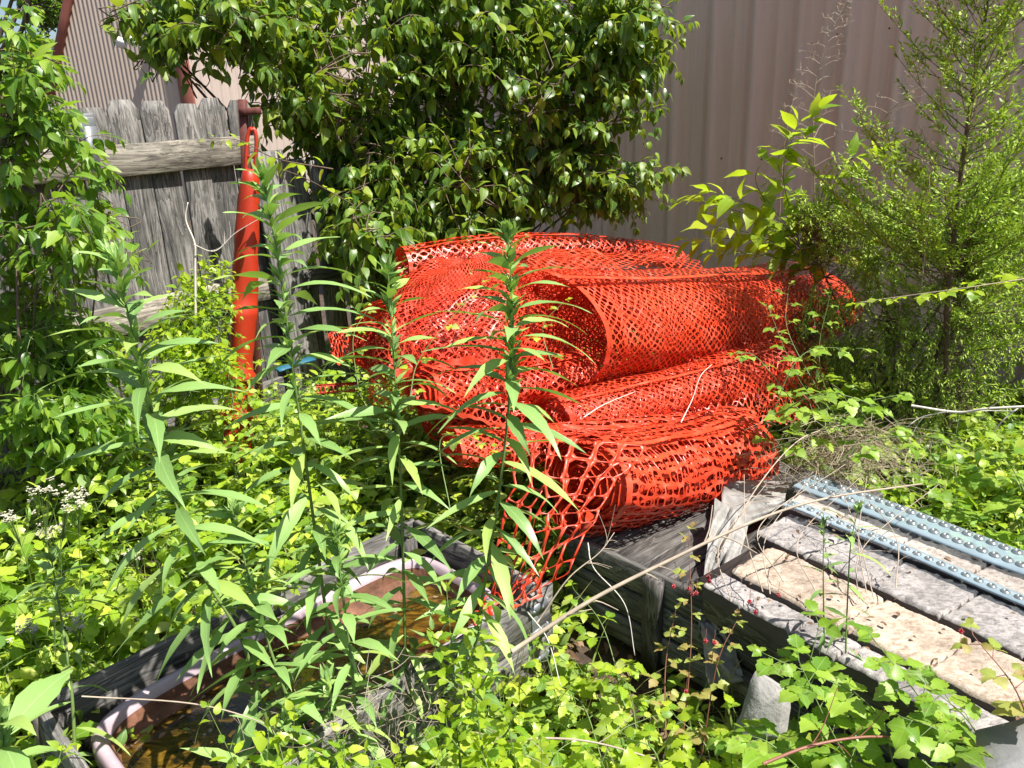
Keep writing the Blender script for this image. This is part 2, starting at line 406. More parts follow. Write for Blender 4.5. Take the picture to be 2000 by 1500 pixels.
for z, s0 in ((2.02, 3.2), (1.28, 3.35)):
    for k in range(13):
        x = s0+.305*k+(.115 if z < 2 else .1)
        bb = Boxes(); an = np.arange(6)*math.pi/3
        v = np.concatenate([np.stack([np.cos(an)*.005, np.full(6, -.006), np.sin(an)*.005], -1), np.stack([np.cos(an)*.007, np.zeros(6), np.sin(an)*.007], -1)])
        f = [(i, (i+1) % 6, (i+1) % 6+6, i+6) for i in range(6)]; f += [(0, 5, 4, 3), (0, 3, 2, 1)]
        bb.raw(v+np.array([x, -.002, z+rng.normal(0, .006)]), f); bb.build('screw', M['screw'], bld, mw)

# ---- barn at the left, far
bc = np.array([-5.65, 15.0])
barn = empty('barn', (bc[0], bc[1], 0), 'far tan ribbed metal barn with dark red corner trim and steep edge, above the fence', 'barn')
gd = np.array([-.985, .17]); gd /= np.linalg.norm(gd)
# gable face as a polygon of ribs (local x leftwards from the corner)
def gable(x): return max(0.0, 2.45+ (2.75-x)*2.0) if x > 0 else 9.5
pitch = .085; xs = []; zt = []
x = 0
while x < 2.75:
    for dx, o_ in ((0, 0), (.02, .009), (.045, .009), (.065, 0)): xs.append((x+dx, o_))
    x += pitch
V = []; 
for (x, o_) in xs: V.append((x, o_, 0)); V.append((x, o_, min(9.5, gable(x))))
F = [(2*i, 2*i+1, 2*i+3, 2*i+2) for i in range(len(xs)-1)]
mg = frame((bc[0], bc[1], 0), (gd[0], gd[1], 0), (0, 0, 1))
o = mesh_np('gable_wall', V, [np.array(F)], M['barn_tan'], None); place(o, mg, barn)
# local y of this frame points (z x x)
sgn = 1
plank('corner_trim', (bc[0]-.02, bc[1]-.06, 0), (bc[0]-.02, bc[1]-.06, 9), .26, .06, (gd[1], -gd[0], 0), M['trim_red'], barn, 4, .0)
e0 = Vector((bc[0]+gd[0]*2.78, bc[1]+gd[1]*2.78-.05, 0)); e1 = e0.copy(); e1.z = 2.45
plank('rake_trim', (e1.x, e1.y, 2.35), (bc[0]+gd[0]*.2, bc[1]+gd[1]*.2-.05, 2.35+2.58*2.0), .14, .12, (0, -1, 0), M['trim_red'], barn, 4, .0)
sd_ = np.array([.25, .97]); sd_ /= np.linalg.norm(sd_)
ms = frame((bc[0], bc[1], 0), (sd_[0], sd_[1], 0), (0, 0, 1))
ribwall('side_wall', 24, 6.5, [(0, 0), (.03, .03), (.06, .03), (.09, 0)], .30, M['barn_pink'], ms, barn)
bb = Boxes(); bb.box((12, .6, 6.6), (24.4, 2.0, .1)); bb.build('roof_edge', M['trim_red'], barn, ms)
# security light
sl_ = P(262, 82, 14.6)
lt = empty('security_light', tuple(sl_), 'small white twin head security light high on the tan barn wall', 'light')
M['white'] = simple('white_plastic', (.75, .75, .75), .4, var=.05); M['black'] = simple('black_plastic', (.02, .02, .022), .45, var=.1)
bb = Boxes(); bb.box((0, 0, 0), (.14, .5, .12)); bevel(bb.build('bracket', M['black'], lt, Matrix.Translation(Vector(sl_)+Vector((.1, .2, 0)))), .01)
for dx, rz in ((-.16, .5), (.02, -.2)):
    bb = Boxes(); bb.box((0, 0, 0), (.17, .16, .14)); bevel(bb.build('lamp_head', M['white'], lt, Matrix.Translation(Vector(sl_)+Vector((dx, -.12, -.02 if dx < 0 else .03))) @ Euler((.5, .3, rz)).to_matrix().to_4x4()), .02)

# ---- wooden fence
fd = np.array([.6, .8]); F0 = np.array([-1.68, 3.6])
def fp(s, off=0): q = F0+fd*s+np.array([.8, -.6])*off; return q
fn = (.8, -.6, 0)
fence = empty('wooden_fence', (-1.68, 3.6, 0), 'grey weathered dog eared picket fence with two rails behind the left plants', 'fence')
s = -1.9; k = 0
while s < .66:
    p = fp(s, -.022); h = 1.735+rng.normal(0, .012)+.02*math.sin(s*3)
    plank('picket', (p[0], p[1], .02), (p[0]+rng.normal(0, .006), p[1], h), .142, .016, fn, M['wood'], fence, 40, .0009, notch=.04)
    s += .1475+abs(rng.normal(0, .003)); k += 1
for s0, s1, z0, z1, mt in ((-1.95, .70, 1.475, 1.50, 'woodpale'), (-1.95, .70, .79, .80, 'woodpale'), (-1.95, .7, .22, .22, 'wood')):
    a = fp(s0, .006); b_ = fp(s1, .006)
    plank('rail', (a[0], a[1], z0), (b_[0], b_[1], z1), .138, .036, fn, M[mt], fence, 20, .0015)
f2 = empty('fence_panel', tuple(fp(.85, .05))+(0,), 'short section of grey pickets with a lower top beside the orange tube', 'fence')
for k in range(7):
    s = .73+k*.19; p = fp(s, .05 if k == 0 else -.02); 
    plank('picket', (p[0]+(.06 if k == 0 else 0), p[1], .02), (p[0]-(.02 if k == 0 else 0), p[1], 1.49 if k == 0 else 1.38+rng.normal(0, .03)), .2 if k == 0 else .15, .018, fn, M['wood'], f2, 16, .0015)
a = fp(.72, .0); b_ = fp(2.0, .0)
plank('rail', (a[0], a[1], .78), (b_[0], b_[1], .78), .1, .03, fn, M['wood'], f2, 16)
# steel gate strap on the fence
gp = P(152, 232, 3.22)
gb = empty('gate_strap', tuple(gp), 'grey folded steel bracket hooked over the fence top at left', 'bracket')
mg2 = frame(gp, (.6, .8, 0), (0, 0, 1))
bb = Boxes(); bb.box((0, 0, .0), (.085, .09, .035)); bb.box((0, -.043, -.03), (.085, .006, .07)); bevel(bb.build('cap', M['steel'], gb, mg2), .003)
bb = Boxes()
v = np.array([(-.028, -.05, -.03), (.042, -.05, -.03), (.02, -.05, -.25), (-.008, -.05, -.25), (-.028, -.044, -.03), (.042, -.044, -.03), (.02, -.044, -.25), (-.008, -.044, -.25),
              (-.028, -.075, -.03), (-.008, -.065, -.25), (-.024, -.075, -.03), (-.004, -.065, -.25)])
bb.raw(v, [(0, 1, 2, 3), (4, 7, 6, 5), (0, 4, 5, 1), (1, 5, 6, 2), (3, 2, 6, 7), (0, 3, 7, 4), (0, 8, 9, 3), (10, 4, 7, 11), (8, 10, 11, 9)])
bb.build('arm', M['steel'], gb, mg2)
tp = P(50, 425, 3.15)
tb_ = Tubes(); tb_.add([tp+[0, 0, .035], tp+[.004, 0, 0], tp+[.012, 0, -.03]], .005, .006); o = tb_.build('red_tag', simple('red_vinyl', (.6, .02, .02), .4)); tag(o, 'thin red tag hanging on the fence at far left', 'tag')

# rusty T post
tpx = P(487, 262, 3.75); M['rust'] = simple('rusty_metal', (.10, .025, .018), .75, var=.4, vs=40)
tpst = empty('metal_post', (tpx[0], tpx[1], 0), 'dark red rusty post with a T top just behind the orange tube', 'post')
plank('post', (tpx[0]-.20, tpx[1]+.1, 0), (tpx[0]-.01, tpx[1], 1.73), .035, .035, (0, -1, 0), M['rust'], tpst, 4, .0005)
q = P(487, 214, 3.74)
plank('crossbar', (q[0]-.045, q[1], q[2]-.01), (q[0]+.045, q[1]+.02, q[2]-.006), .03, .04, (0, -1, 0), M['rust'], tpst, 4, .0005)

# ---- orange channelizer tube
def lathe(prof, n=28):
    an = np.arange(n)*2*np.pi/n; V = []; 
    for r, z in prof: V += [(r*math.cos(a), r*math.sin(a), z) for a in an]
    F = [(k*n+i, k*n+(i+1) % n, (k+1)*n+(i+1) % n, (k+1)*n+i) for k in range(len(prof)-1) for i in range(n)]
    return np.array(V), np.array(F)
t0 = P(468, 800, 3.2); t1 = P(489, 330, 3.35); t0 = P(462, 905, 3.2)
tube = empty('traffic_channelizer', (t0[0], t0[1], t0[2]), 'tall slim orange plastic channelizer tube leaning by the fence', 'traffic cone')
T0 = Vector(t0); T1 = Vector(t1); Lh = 1.2; TS = (T1-T0).length/1.2
mt = frame(T0, T1-T0, (0, -1, 0)) @ Matrix.Rotation(math.pi/2, 4, 'Y') @ Matrix.Diagonal((.90, .90, TS, 1))
prof = [(.075, 0), (.078, .05), (.070, .055), (.066, .17), (.069, .20), (.088, .205), (.088, .22), (.068, .235), (.064, .33), (.062, .36), (.074, .365), (.074, .385), (.058, .40), (.052, .45), (.056, .50), (.060, .60), (.064, .63), (.064, .66), (.058, .665), (.060, .72), (.057, .77), (.060, .82), (.055, .88), (.057, .94), (.051, 1.0), (.050, 1.08), (.043, 1.16), (.034, 1.19), (.020, 1.20), (0.001, 1.20)]
V, F = lathe([(r, z*1) for r, z in prof]); an_ = np.arctan2(V[:, 1], V[:, 0]); rr_ = 1+.035*np.sin(an_*3+V[:, 2]*9)+.03*np.sin(V[:, 2]*23+an_*2)*(V[:, 2] > .45)+.02*np.sin(an_*7+V[:, 2]*31); V[:, 0] *= rr_; V[:, 1] *= rr_
o = mesh_np('body', V, [F], M['orange_hard'], None, True); place(o, mt, tube)
hb = Tubes(); zz = Lh
hb.add(curve_pts([(-.020, 0, zz-.02), (-.022, 0, zz+.05), (-.021, 0, zz+.11), (-.010, 0, zz+.145), (.010, 0, zz+.145), (.021, 0, zz+.11), (.022, 0, zz+.05), (.020, 0, zz-.02)], 30), .0095, .0095, 8)
hb.add(curve_pts([(-.02, 0, zz+.045), (.02, 0, zz+.045)], 3), .007, .007, 6)
# handle ring faces the camera
tbs = hb
o = mesh_np('handle', np.concatenate(tbs.V)[:, [1, 0, 2]]*np.array([1, 1, 1]), [np.concatenate(tbs.Q), np.array(tbs.T)], M['orange_hard'], None, True); place(o, mt, tube)

# ============================================================ FOREGROUND HARD THINGS
# ---- wooden bin with the old tub
ub = np.array([.70, .714]); un = np.array([.714, -.70])
B0 = np.array([-.36, 2.36])                                  # back right corner
BL_ = 1.17; BW = .60
def bp(a, b, z=0): q = B0-ub*a+un*b; return (q[0], q[1], z)    # a: distance towards lower left, b: towards the camera
bin_ = empty('wooden_planter_frame', bp(.6, .3), 'weathered grey board frame around the pink tub, lower left', 'planter box')
nrm_b = (un[0], un[1], 0)
for z in (.235, .085):
    plank('side_board', bp(BL_, 0, z), bp(0, 0, z), .145, .022, nrm_b, M['wood'], bin_, 16, .0015)
    plank('side_board', bp(BL_, BW, z), bp(-.02, BW, z), .145, .022, nrm_b, M['wood'], bin_, 16, .0015)
    plank('end_board', bp(0, .012, z), bp(0, BW-.012, z), .145, .022, (ub[0], ub[1], 0), M['wood'], bin_, 8, .0015)
    plank('end_board', bp(BL_, .012, z), bp(BL_, BW-.012, z), .145, .022, (ub[0], ub[1], 0), M['wood'], bin_, 8, .0015)
for a, b in ((.05, .03), (.05, BW-.03), (BL_-.04, .03)):
    plank('corner_post', bp(a, b, 0), bp(a, b, .27), .05, .045, nrm_b, M['wooddark'], bin_, 4, .001)
for zc in (.255, .17, .07):
    bb = Boxes(); bb.box((0, 0, 0), (.075, .004, .035)); bb.box((.04, .02, 0), (.004, .045, .035))
    m_ = frame(bp(.045, BW+.017, zc), (ub[0], ub[1], 0), (0, 0, 1)); bk = bb.build('corner_bracket', M['steel'], bin_, m_)
    for xx in (-.02, .015):
        vv, ff = lathe([(.008, 0), (.007, .004), (.0, .006)], 8); o = mesh_np('bolt', vv[:, [0, 2, 1]]*[1, -1, 1]+[xx, -.002, 0], [ff], M['steel'], None, True); o.parent = bk
plank('strap', bp(.058, BW+.015, .09), bp(.058, BW+.015, .25), .028, .006, nrm_b, M['steel'], bin_, 4, 0)
plank('cleat', bp(BL_+.015, .02, .1), bp(BL_+.015, .02, .345), .022, .03, nrm_b, M['woodpale'], bin_, 5, .001)

# tub: superellipse rim swept
m, nt, b = newmat('pink_tub_enamel'); vec = mapping(nt, (1, 1, 1)); 
c = ramp(nt, noise(nt, vec, 7, 6, .6), [(.35, (.34, .26, .30)), (.7, (.50, .41, .45))])
grime = ramp(nt, noise(nt, vec, 34, 5, .7), [(.60, (0, 0, 0)), (.74, (.6, .6, .6))]); c = mixc(nt, grime, c, (.20, .08, .06))
nt.links.new(c, b.inputs['Base Color']); b.inputs['Roughness'].default_value = .3; M['tub'] = m
m, nt, b = newmat('tub_inside_stain'); vec = mapping(nt, (1, 1, 1))
c = ramp(nt, noise(nt, vec, 9, 6, .7), [(.3, (.05, .025, .014)), (.52, (.15, .065, .035)), (.75, (.33, .15, .10))])
nt.links.new(c, b.inputs['Base Color']); b.inputs['Roughness'].default_value = .8; bump(nt, b, noise(nt, vec, 30, 5), .6, .01); M['tubstain'] = m
m, nt, b = newmat('murky_water'); vec = mapping(nt, (1, 1, 1), rot=(0, 0, .6)); v3 = mapping(nt, (1, 2.6, 1), rot=(0, 0, .5))
c = ramp(nt, noise(nt, v3, 9, 8, .72, 1.2), [(.36, (.008, .006, .003)), (.48, (.055, .032, .005)), (.62, (.16, .09, .012)), (.76, (.30, .19, .03))])
c = mixc(nt, ramp(nt, noise(nt, vec, 2.2, 3), [(.56, (0, 0, 0)), (.66, (.8, .8, .8))]), c, mixc(nt, ramp(nt, noise(nt, vec, 30, 5, .7), [(.4, (0, 0, 0)), (.65, (1, 1, 1))]), (.05, .018, .01), (.22, .065, .03)))
nt.links.new(c, b.inputs['Base Color']); b.inputs['Roughness'].default_value = .07; b.inputs['Coat Weight'].default_value = .6; b.inputs['Coat Roughness'].default_value = .03
bump(nt, b, noise(nt, vec, 26, 5, .65), .35, .006); M['water'] = m
tub = empty('tub', bp(.6, .3), 'old mauve pink tub with rounded end holding murky water, inside the wooden frame', 'tub')
def supel(ax, by, n=72, p=5.5):
    t = np.arange(n)*2*np.pi/n; ct = np.cos(t); st = np.sin(t)
    return np.stack([np.sign(ct)*np.abs(ct)**(2/p)*ax, np.sign(st)*np.abs(st)**(2/p)*by], -1)
LA, LB = .535, .248
secs = [(0, -.035, .20), (0, 0, .225), (-.004, 0, .242), (-.010, 0, .250), (-.022, 0, .250), (-.030, 0, .244), (-.036, 0, .225), (-.050, 0, .17), (-.068, 0, .10)]
V = []; n = 72
for (ins, _, z) in secs:
    e = supel(LA+ins, LB+ins, n)
    for x, y in e: q = B0-ub*((BL_/2)+x)+un*(BW/2+y); V.append((q[0], q[1], z))
Fq = [(k*n+i, k*n+(i+1) % n, (k+1)*n+(i+1) % n, (k+1)*n+i) for k in range(len(secs)-1) for i in range(n)]
mi = [0]*(n*6)+[1]*(n*2)
o = mesh_np('tub_rim', V, [np.array(Fq)], [M['tub'], M['tubstain']], tub, True, midx=mi)
nn = 40; gxx, gyy = np.meshgrid(np.linspace(-1, 1, nn), np.linspace(-1, 1, nn))
e = supel(LA-.046, LB-.046, n); cc = B0-ub*(BL_/2)+un*(BW/2)
Vw = [(cc[0], cc[1], .176)]; 
for x, y in e: q = cc-ub*x+un*y; Vw.append((q[0], q[1], .176))
o = mesh_np('water_surface', Vw, [np.array([(0, i+1, (i+1) % n+1) for i in range(n)])], M['water'], tub, True)
# sediment bank showing above water along the back edge
Vs = []; ns = 40
for i in range(ns+1):
    t = i/ns; a = .10+1.0*t; hw = .03+.02*math.sin(t*9)+.07*max(0, 1-t*2.2)
    for j in range(5):
        f = j/4; bq = .085+hw*f; z = .196-.024*f*f+.003*rng.normal(); q = bp(a, bq, z); Vs.append(q)
Fs = [(i*5+j, i*5+j+1, (i+1)*5+j+1, (i+1)*5+j) for i in range(ns) for j in range(4)]
o = mesh_np('sediment', Vs, [np.array(Fs)], M['tubstain'], tub, True)

# ---- stack of stone look siding at right
SO = np.array([.53, 1.77]); sdv = np.array([.6, -.8]); sev = np.array([.8, .6])
def sp_(u, v, z): q = SO+sdv*u+sev*v; return (q[0], q[1], z)
def stonemat(name, cols, sc_=42):
    m, nt, b = newmat(name); vec = mapping(nt, (1, 2.2, 1), rot=(0, 0, .9)); v2 = mapping(nt, (1, 1, 1))
    c = ramp(nt, noise(nt, vec, sc_, 7, .68, .8), [(.32, cols[0]), (.5, cols[1]), (.68, cols[2])])
    c2 = ramp(nt, noise(nt, v2, 5, 3), [(.35, (.62, .62, .62)), (.6, (1, 1, 1))]); c = mixc(nt, 1.0, c, c2, 'MULTIPLY')
    nt.links.new(c, b.inputs['Base Color']); b.inputs['Roughness'].default_value = .75
    bump(nt, b, noise(nt, v2, sc_*1.6, 8, .72, .3), .8, .008); return m
M['st_or'] = stonemat('tan_stone', [(.26, .18, .13), (.50, .40, .31), (.62, .54, .46)])
M['st_gr'] = stonemat('grey_stone', [(.15, .135, .13), (.36, .335, .325), (.52, .49, .47)])
M['st_pl'] = stonemat('pale_stone', [(.26, .20, .16), (.50, .44, .39), (.62, .57, .53)])
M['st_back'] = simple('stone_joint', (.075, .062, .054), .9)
def stonerow(name, u0, u1, v0, v1, z, t, mat, parent, tilt=0.0, joints=(.5,)):
    nu = int((u1-u0)/.0042); nv = max(4, int((v1-v0)/.0055)); U = np.linspace(u0, u1, nu+1); W_ = np.linspace(v0, v1, nv+1)
    UU, VV = np.meshgrid(U, W_, indexing='ij'); ph = rng.random(8)*6
    h = .0022*np.sin(UU*31+ph[0]+np.sin(VV*41)*1.3)*np.sin(VV*55+ph[1])+.0011*np.sin(UU*97+ph[2]+2*np.sin(VV*60+ph[4]))+.0011*np.sin(UU*23+VV*150+ph[3])+.0008*np.sin(UU*210+ph[5]+3*np.sin(VV*90))*np.sin(VV*230+ph[6])+rng.normal(0, .0005, UU.shape)
    dv = np.minimum(VV-v0, v1-VV); h -= .008*np.exp(-(dv/.004)**2)
    for jx in joints: h -= .014*np.exp(-(np.abs(UU-jx-.02*(VV-v0)/(v1-v0))/.0038)**4)
    Z_ = z+h+tilt*(VV-v0)
    q = SO[None, None]+sdv*UU[..., None]+sev*VV[..., None]; top = np.concatenate([q, Z_[..., None]], -1).reshape(-1, 3)
    a = np.arange(nu)[:, None]*(nv+1)+np.arange(nv)[None]; F = np.stack([a, a+nv+1, a+nv+2, a+1], -1).reshape(-1, 4)
    per = [i*(nv+1) for i in range(nu+1)]+[nu*(nv+1)+j for j in range(1, nv+1)]+[i*(nv+1)+nv for i in range(nu-1, -1, -1)]+[j for j in range(nv-1, 0, -1)]
    low = top[per].copy(); low[:, 2] = z-t; nb = len(top)
    sk = [(per[(i+1) % len(per)], per[i], nb+i, nb+(i+1) % len(per)) for i in range(len(per))]
    mj = np.zeros(UU.shape, bool)
    for jx in joints: mj |= np.abs(UU-jx-.02*(VV-v0)/(v1-v0)) < .0034
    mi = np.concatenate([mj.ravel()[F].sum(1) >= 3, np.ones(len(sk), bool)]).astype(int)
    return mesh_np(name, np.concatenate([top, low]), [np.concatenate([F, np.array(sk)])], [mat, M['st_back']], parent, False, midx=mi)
pan = empty('stone_veneer_panel', sp_(.4, .13, .42), 'front faux stone siding panel with a tan row over a grey row', 'siding panel', 'faux stone siding panels lying on the timbers')
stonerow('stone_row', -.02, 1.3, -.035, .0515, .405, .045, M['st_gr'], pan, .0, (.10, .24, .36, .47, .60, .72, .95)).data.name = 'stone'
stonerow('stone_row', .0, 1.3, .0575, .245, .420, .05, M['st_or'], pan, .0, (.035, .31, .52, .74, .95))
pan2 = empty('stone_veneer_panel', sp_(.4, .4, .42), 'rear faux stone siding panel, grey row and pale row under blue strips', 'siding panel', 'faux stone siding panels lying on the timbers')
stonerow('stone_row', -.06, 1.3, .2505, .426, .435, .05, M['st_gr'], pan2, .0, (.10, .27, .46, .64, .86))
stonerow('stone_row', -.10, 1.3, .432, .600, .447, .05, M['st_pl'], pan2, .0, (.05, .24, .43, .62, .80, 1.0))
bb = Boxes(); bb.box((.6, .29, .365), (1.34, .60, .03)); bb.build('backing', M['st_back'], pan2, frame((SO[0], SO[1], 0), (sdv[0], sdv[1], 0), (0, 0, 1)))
# dimpled strips
M['strip'] = simple('pale_blue_plastic', (.27, .36, .42), .32, var=.10, vs=12)
_m = M['strip']; _n = _m.node_tree; _t = _n.nodes.new('ShaderNodeBsdfTransparent'); _t.inputs[0].default_value = (.75, .84, .9, 1); _x = _n.nodes.new('ShaderNodeMixShader'); _x.inputs[0].default_value = .28; _n.links.new(_n.nodes['Principled BSDF'].outputs[0], _x.inputs[1]); _n.links.new(_t.outputs[0], _x.inputs[2]); _n.links.new(_x.outputs[0], _n.nodes['Material Output'].inputs[0])
M['dimple'] = simple('grey_dimple', (.13, .155, .165), .3, var=.15, vs=60)
M['rib_cap'] = simple('dark_mauve_plastic', (.16, .12, .13), .5)
def strip(label, v0, v1, z, u0, u1, sag, rows, rad, hgt, extra=False):
    root = empty('dimpled_strip', sp_(.4, v0, z), label, 'strip', 'pale blue dimpled plastic strips')
    n = 60; V = []; 
    def S(u, f, dz=0):
        v = v0+(v1-v0)*f+.006*math.sin(u*6+v0*30); zz = z+.004*math.sin(u*9)+sag*math.exp(-((u+.02)/.08)**2)
        return np.array(sp_(u, v, zz+dz))
    for i in range(n+1):
        u = u0+(u1-u0)*i/n
        for f, dz in ((0, -.003), (0, .001), (.08, .003), (.92, .003), (1, .001), (1, -.003)): V.append(S(u, f, dz))
    F = [(i*6+j, (i+1)*6+j, (i+1)*6+j+1, i*6+j+1) for i in range(n) for j in range(5)]
    mesh_np('web', V, [np.array(F)], M['strip'], root, True)
    for f in rows:
        k = 0; u = u0+.02
        while u < min(u1, .95):
            c0 = S(u, f, .003); vv, ff = lathe([(rad*1.35, 0), (rad*1.25, hgt*.4), (rad*1.0, hgt*.5), (rad*.85, hgt*1.0), (rad*.55, hgt*1.05), (rad*.45, hgt*.2), (.0001, hgt*.1)], 12)
            mesh_np('dimple', vv+c0, [ff], M['dimple'], root, True); u += .031
    return root
strip('nearer pale blue dimpled strip across the grey stone row', .402, .448, .459, -.08, 1.3, .012, (.5,), .0088, .0045)
strip('broad pale blue strip with two rows of dimples behind the stone rows', .530, .652, .466, -.13, 1.3, .0, (.32, .80), .0112, .0065)
# timbers under the siding
tbl = 'dark weathered timbers stacked under the stone siding panels'
nf = (-sev[0], -sev[1], 0)
for k, (z, off, lab) in enumerate(((.335, .0, 'top dark timber directly under the grey stone row'), (.235, .015, 'second dark timber below the stone panels'), (.135, -.01, 'lowest dark timber below the stone panels'))):
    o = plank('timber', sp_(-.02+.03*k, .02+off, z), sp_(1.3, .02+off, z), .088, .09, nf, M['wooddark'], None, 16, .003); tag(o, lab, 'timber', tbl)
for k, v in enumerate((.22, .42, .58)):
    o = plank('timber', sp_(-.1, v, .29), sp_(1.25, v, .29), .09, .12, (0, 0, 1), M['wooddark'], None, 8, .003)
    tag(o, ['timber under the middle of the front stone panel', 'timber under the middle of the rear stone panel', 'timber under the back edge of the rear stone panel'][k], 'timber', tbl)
o = plank('timber_offcut', P(1395, 1175, 1.83), P(1452, 1205, 1.72), .05, .06, (0, 0, 1), M['wooddark'], None, 4, .001); tag(o, 'short square timber end poking out below the tarp corner', 'timber')
# stone slab & concrete
def slab(name, pts, t, mat, label, cat):
    pts = np.array(pts, float); n = len(pts); e1 = pts[1]-pts[0]; e2 = pts[-1]-pts[0]; nn = nrmz(np.cross(e1, e2)); 
    if nn[2] < 0: nn = -nn
    # subdivided rim for a chipped outline
    P2 = []
    for i in range(n):
        a, b_ = pts[i], pts[(i+1) % n]
        for k in range(6): P2.append(a+(b_-a)*k/6+(rng.normal(0, .0015, 3) if k else 0))
    P2 = np.array(P2); N = len(P2); ce = P2.mean(0); ins = ce+(P2-ce)*.985
    V = np.concatenate([P2-nn*t, P2-nn*.004, ins, [ce+nn*.001]]); F4 = [(i, (i+1) % N, N+(i+1) % N, N+i) for i in range(N)]+[(N+i, N+(i+1) % N, 2*N+(i+1) % N, 2*N+i) for i in range(N)]
    F3 = [(2*N+i, 2*N+(i+1) % N, 3*N) for i in range(N)]
    o = mesh_np(name, V, [np.array(F3), np.array(F4)], mat); return tag(o, label, cat)
M['conc'] = simple('grey_concrete', (.30, .29, .28), .85, var=.2, vs=14, bmp=.4, bs=60)
M['slate'] = simple('slate_grey', (.22, .22, .22), .6, var=.2, vs=10, bmp=.2, bs=40)
slab('concrete_piece', [P(1475, 1310, 1.52), P(1530, 1345, 1.45), P(1520, 1440, 1.42), P(1430, 1435, 1.45)], .04, M['conc'], 'leaning grey concrete piece below the timbers', 'slab')
slab('slate_plate', [P(1905, 1425, 1.15), P(2150, 1360, 1.1), P(2200, 1560, 1.0), P(1840, 1540, 1.05)], .012, M['slate'], 'flat grey plate at the bottom right corner', 'plate')

# ---- crate of old boards below the netting
cr = empty('wooden_crate', (.45, 2.15, 0), 'low crate of dark weathered boards holding up the orange rolls', 'crate')
a0 = PZ(1165, 1075, .30); a1 = PZ(1410, 1190, .30); dd = nrmz((a1-a0)[:2]); pe = np.array([dd[1], -dd[0]]); 
if pe[1] > 0: pe = -pe
for z in (.27, .17, .07):
    plank('front_board', (a0[0]-dd[0]*.12, a0[1]-dd[1]*.12, z), (a1[0], a1[1], z), .092, .022, (pe[0], pe[1], 0), M['wood'], cr, 12, .002)
plank('end_post', (a0[0]+dd[0]*.24+pe[0]*.025, a0[1]+dd[1]*.24+pe[1]*.025, 0), (a0[0]+dd[0]*.24+pe[0]*.025, a0[1]+dd[1]*.24+pe[1]*.025, .315), .06, .03, (pe[0], pe[1], 0), M['wooddark'], cr, 6, .001)
for k in range(6):
    f = k/5; q = a0[:2]-dd*.1+(a1[:2]-a0[:2]+dd*.1)*f
    plank('slat', (q[0], q[1], .305), (q[0]-pe[0]*.95, q[1]-pe[1]*.95, .305), .11, .02, (0, 0, 1), M['wooddark'], cr, 8, .002)

# ---- black pipe and rusty bits
def onetube(name, pts, r, mat, label, cat, sides=8, r2=None, grp=None):
    t = Tubes(); t.add(pts, r, r2, sides); o = t.build(name, mat); return tag(o, label, cat, grp)
onetube('pipe', [PZ(975, 1385, .05), PZ(1030, 1412, .05)], .014, M['black'], 'short black pipe end lying in the shade under the plants', 'pipe', 12)
onetube('rusty_rod', [PZ(1000, 1420, .03), PZ(1060, 1440, .02)], .007, M['rust'], 'thin rusty rod beside the black pipe', 'rod')
bl = simple('blue_plastic', (.015, .10, .16), .5)
o = plank('blue_strip', P(540, 722, 3.0), P(610, 700, 3.15), .035, .008, (0, -.5, 1), bl, None, 6, .002); tag(o, 'small blue plastic strip among leaves right of the orange tube', 'strip')

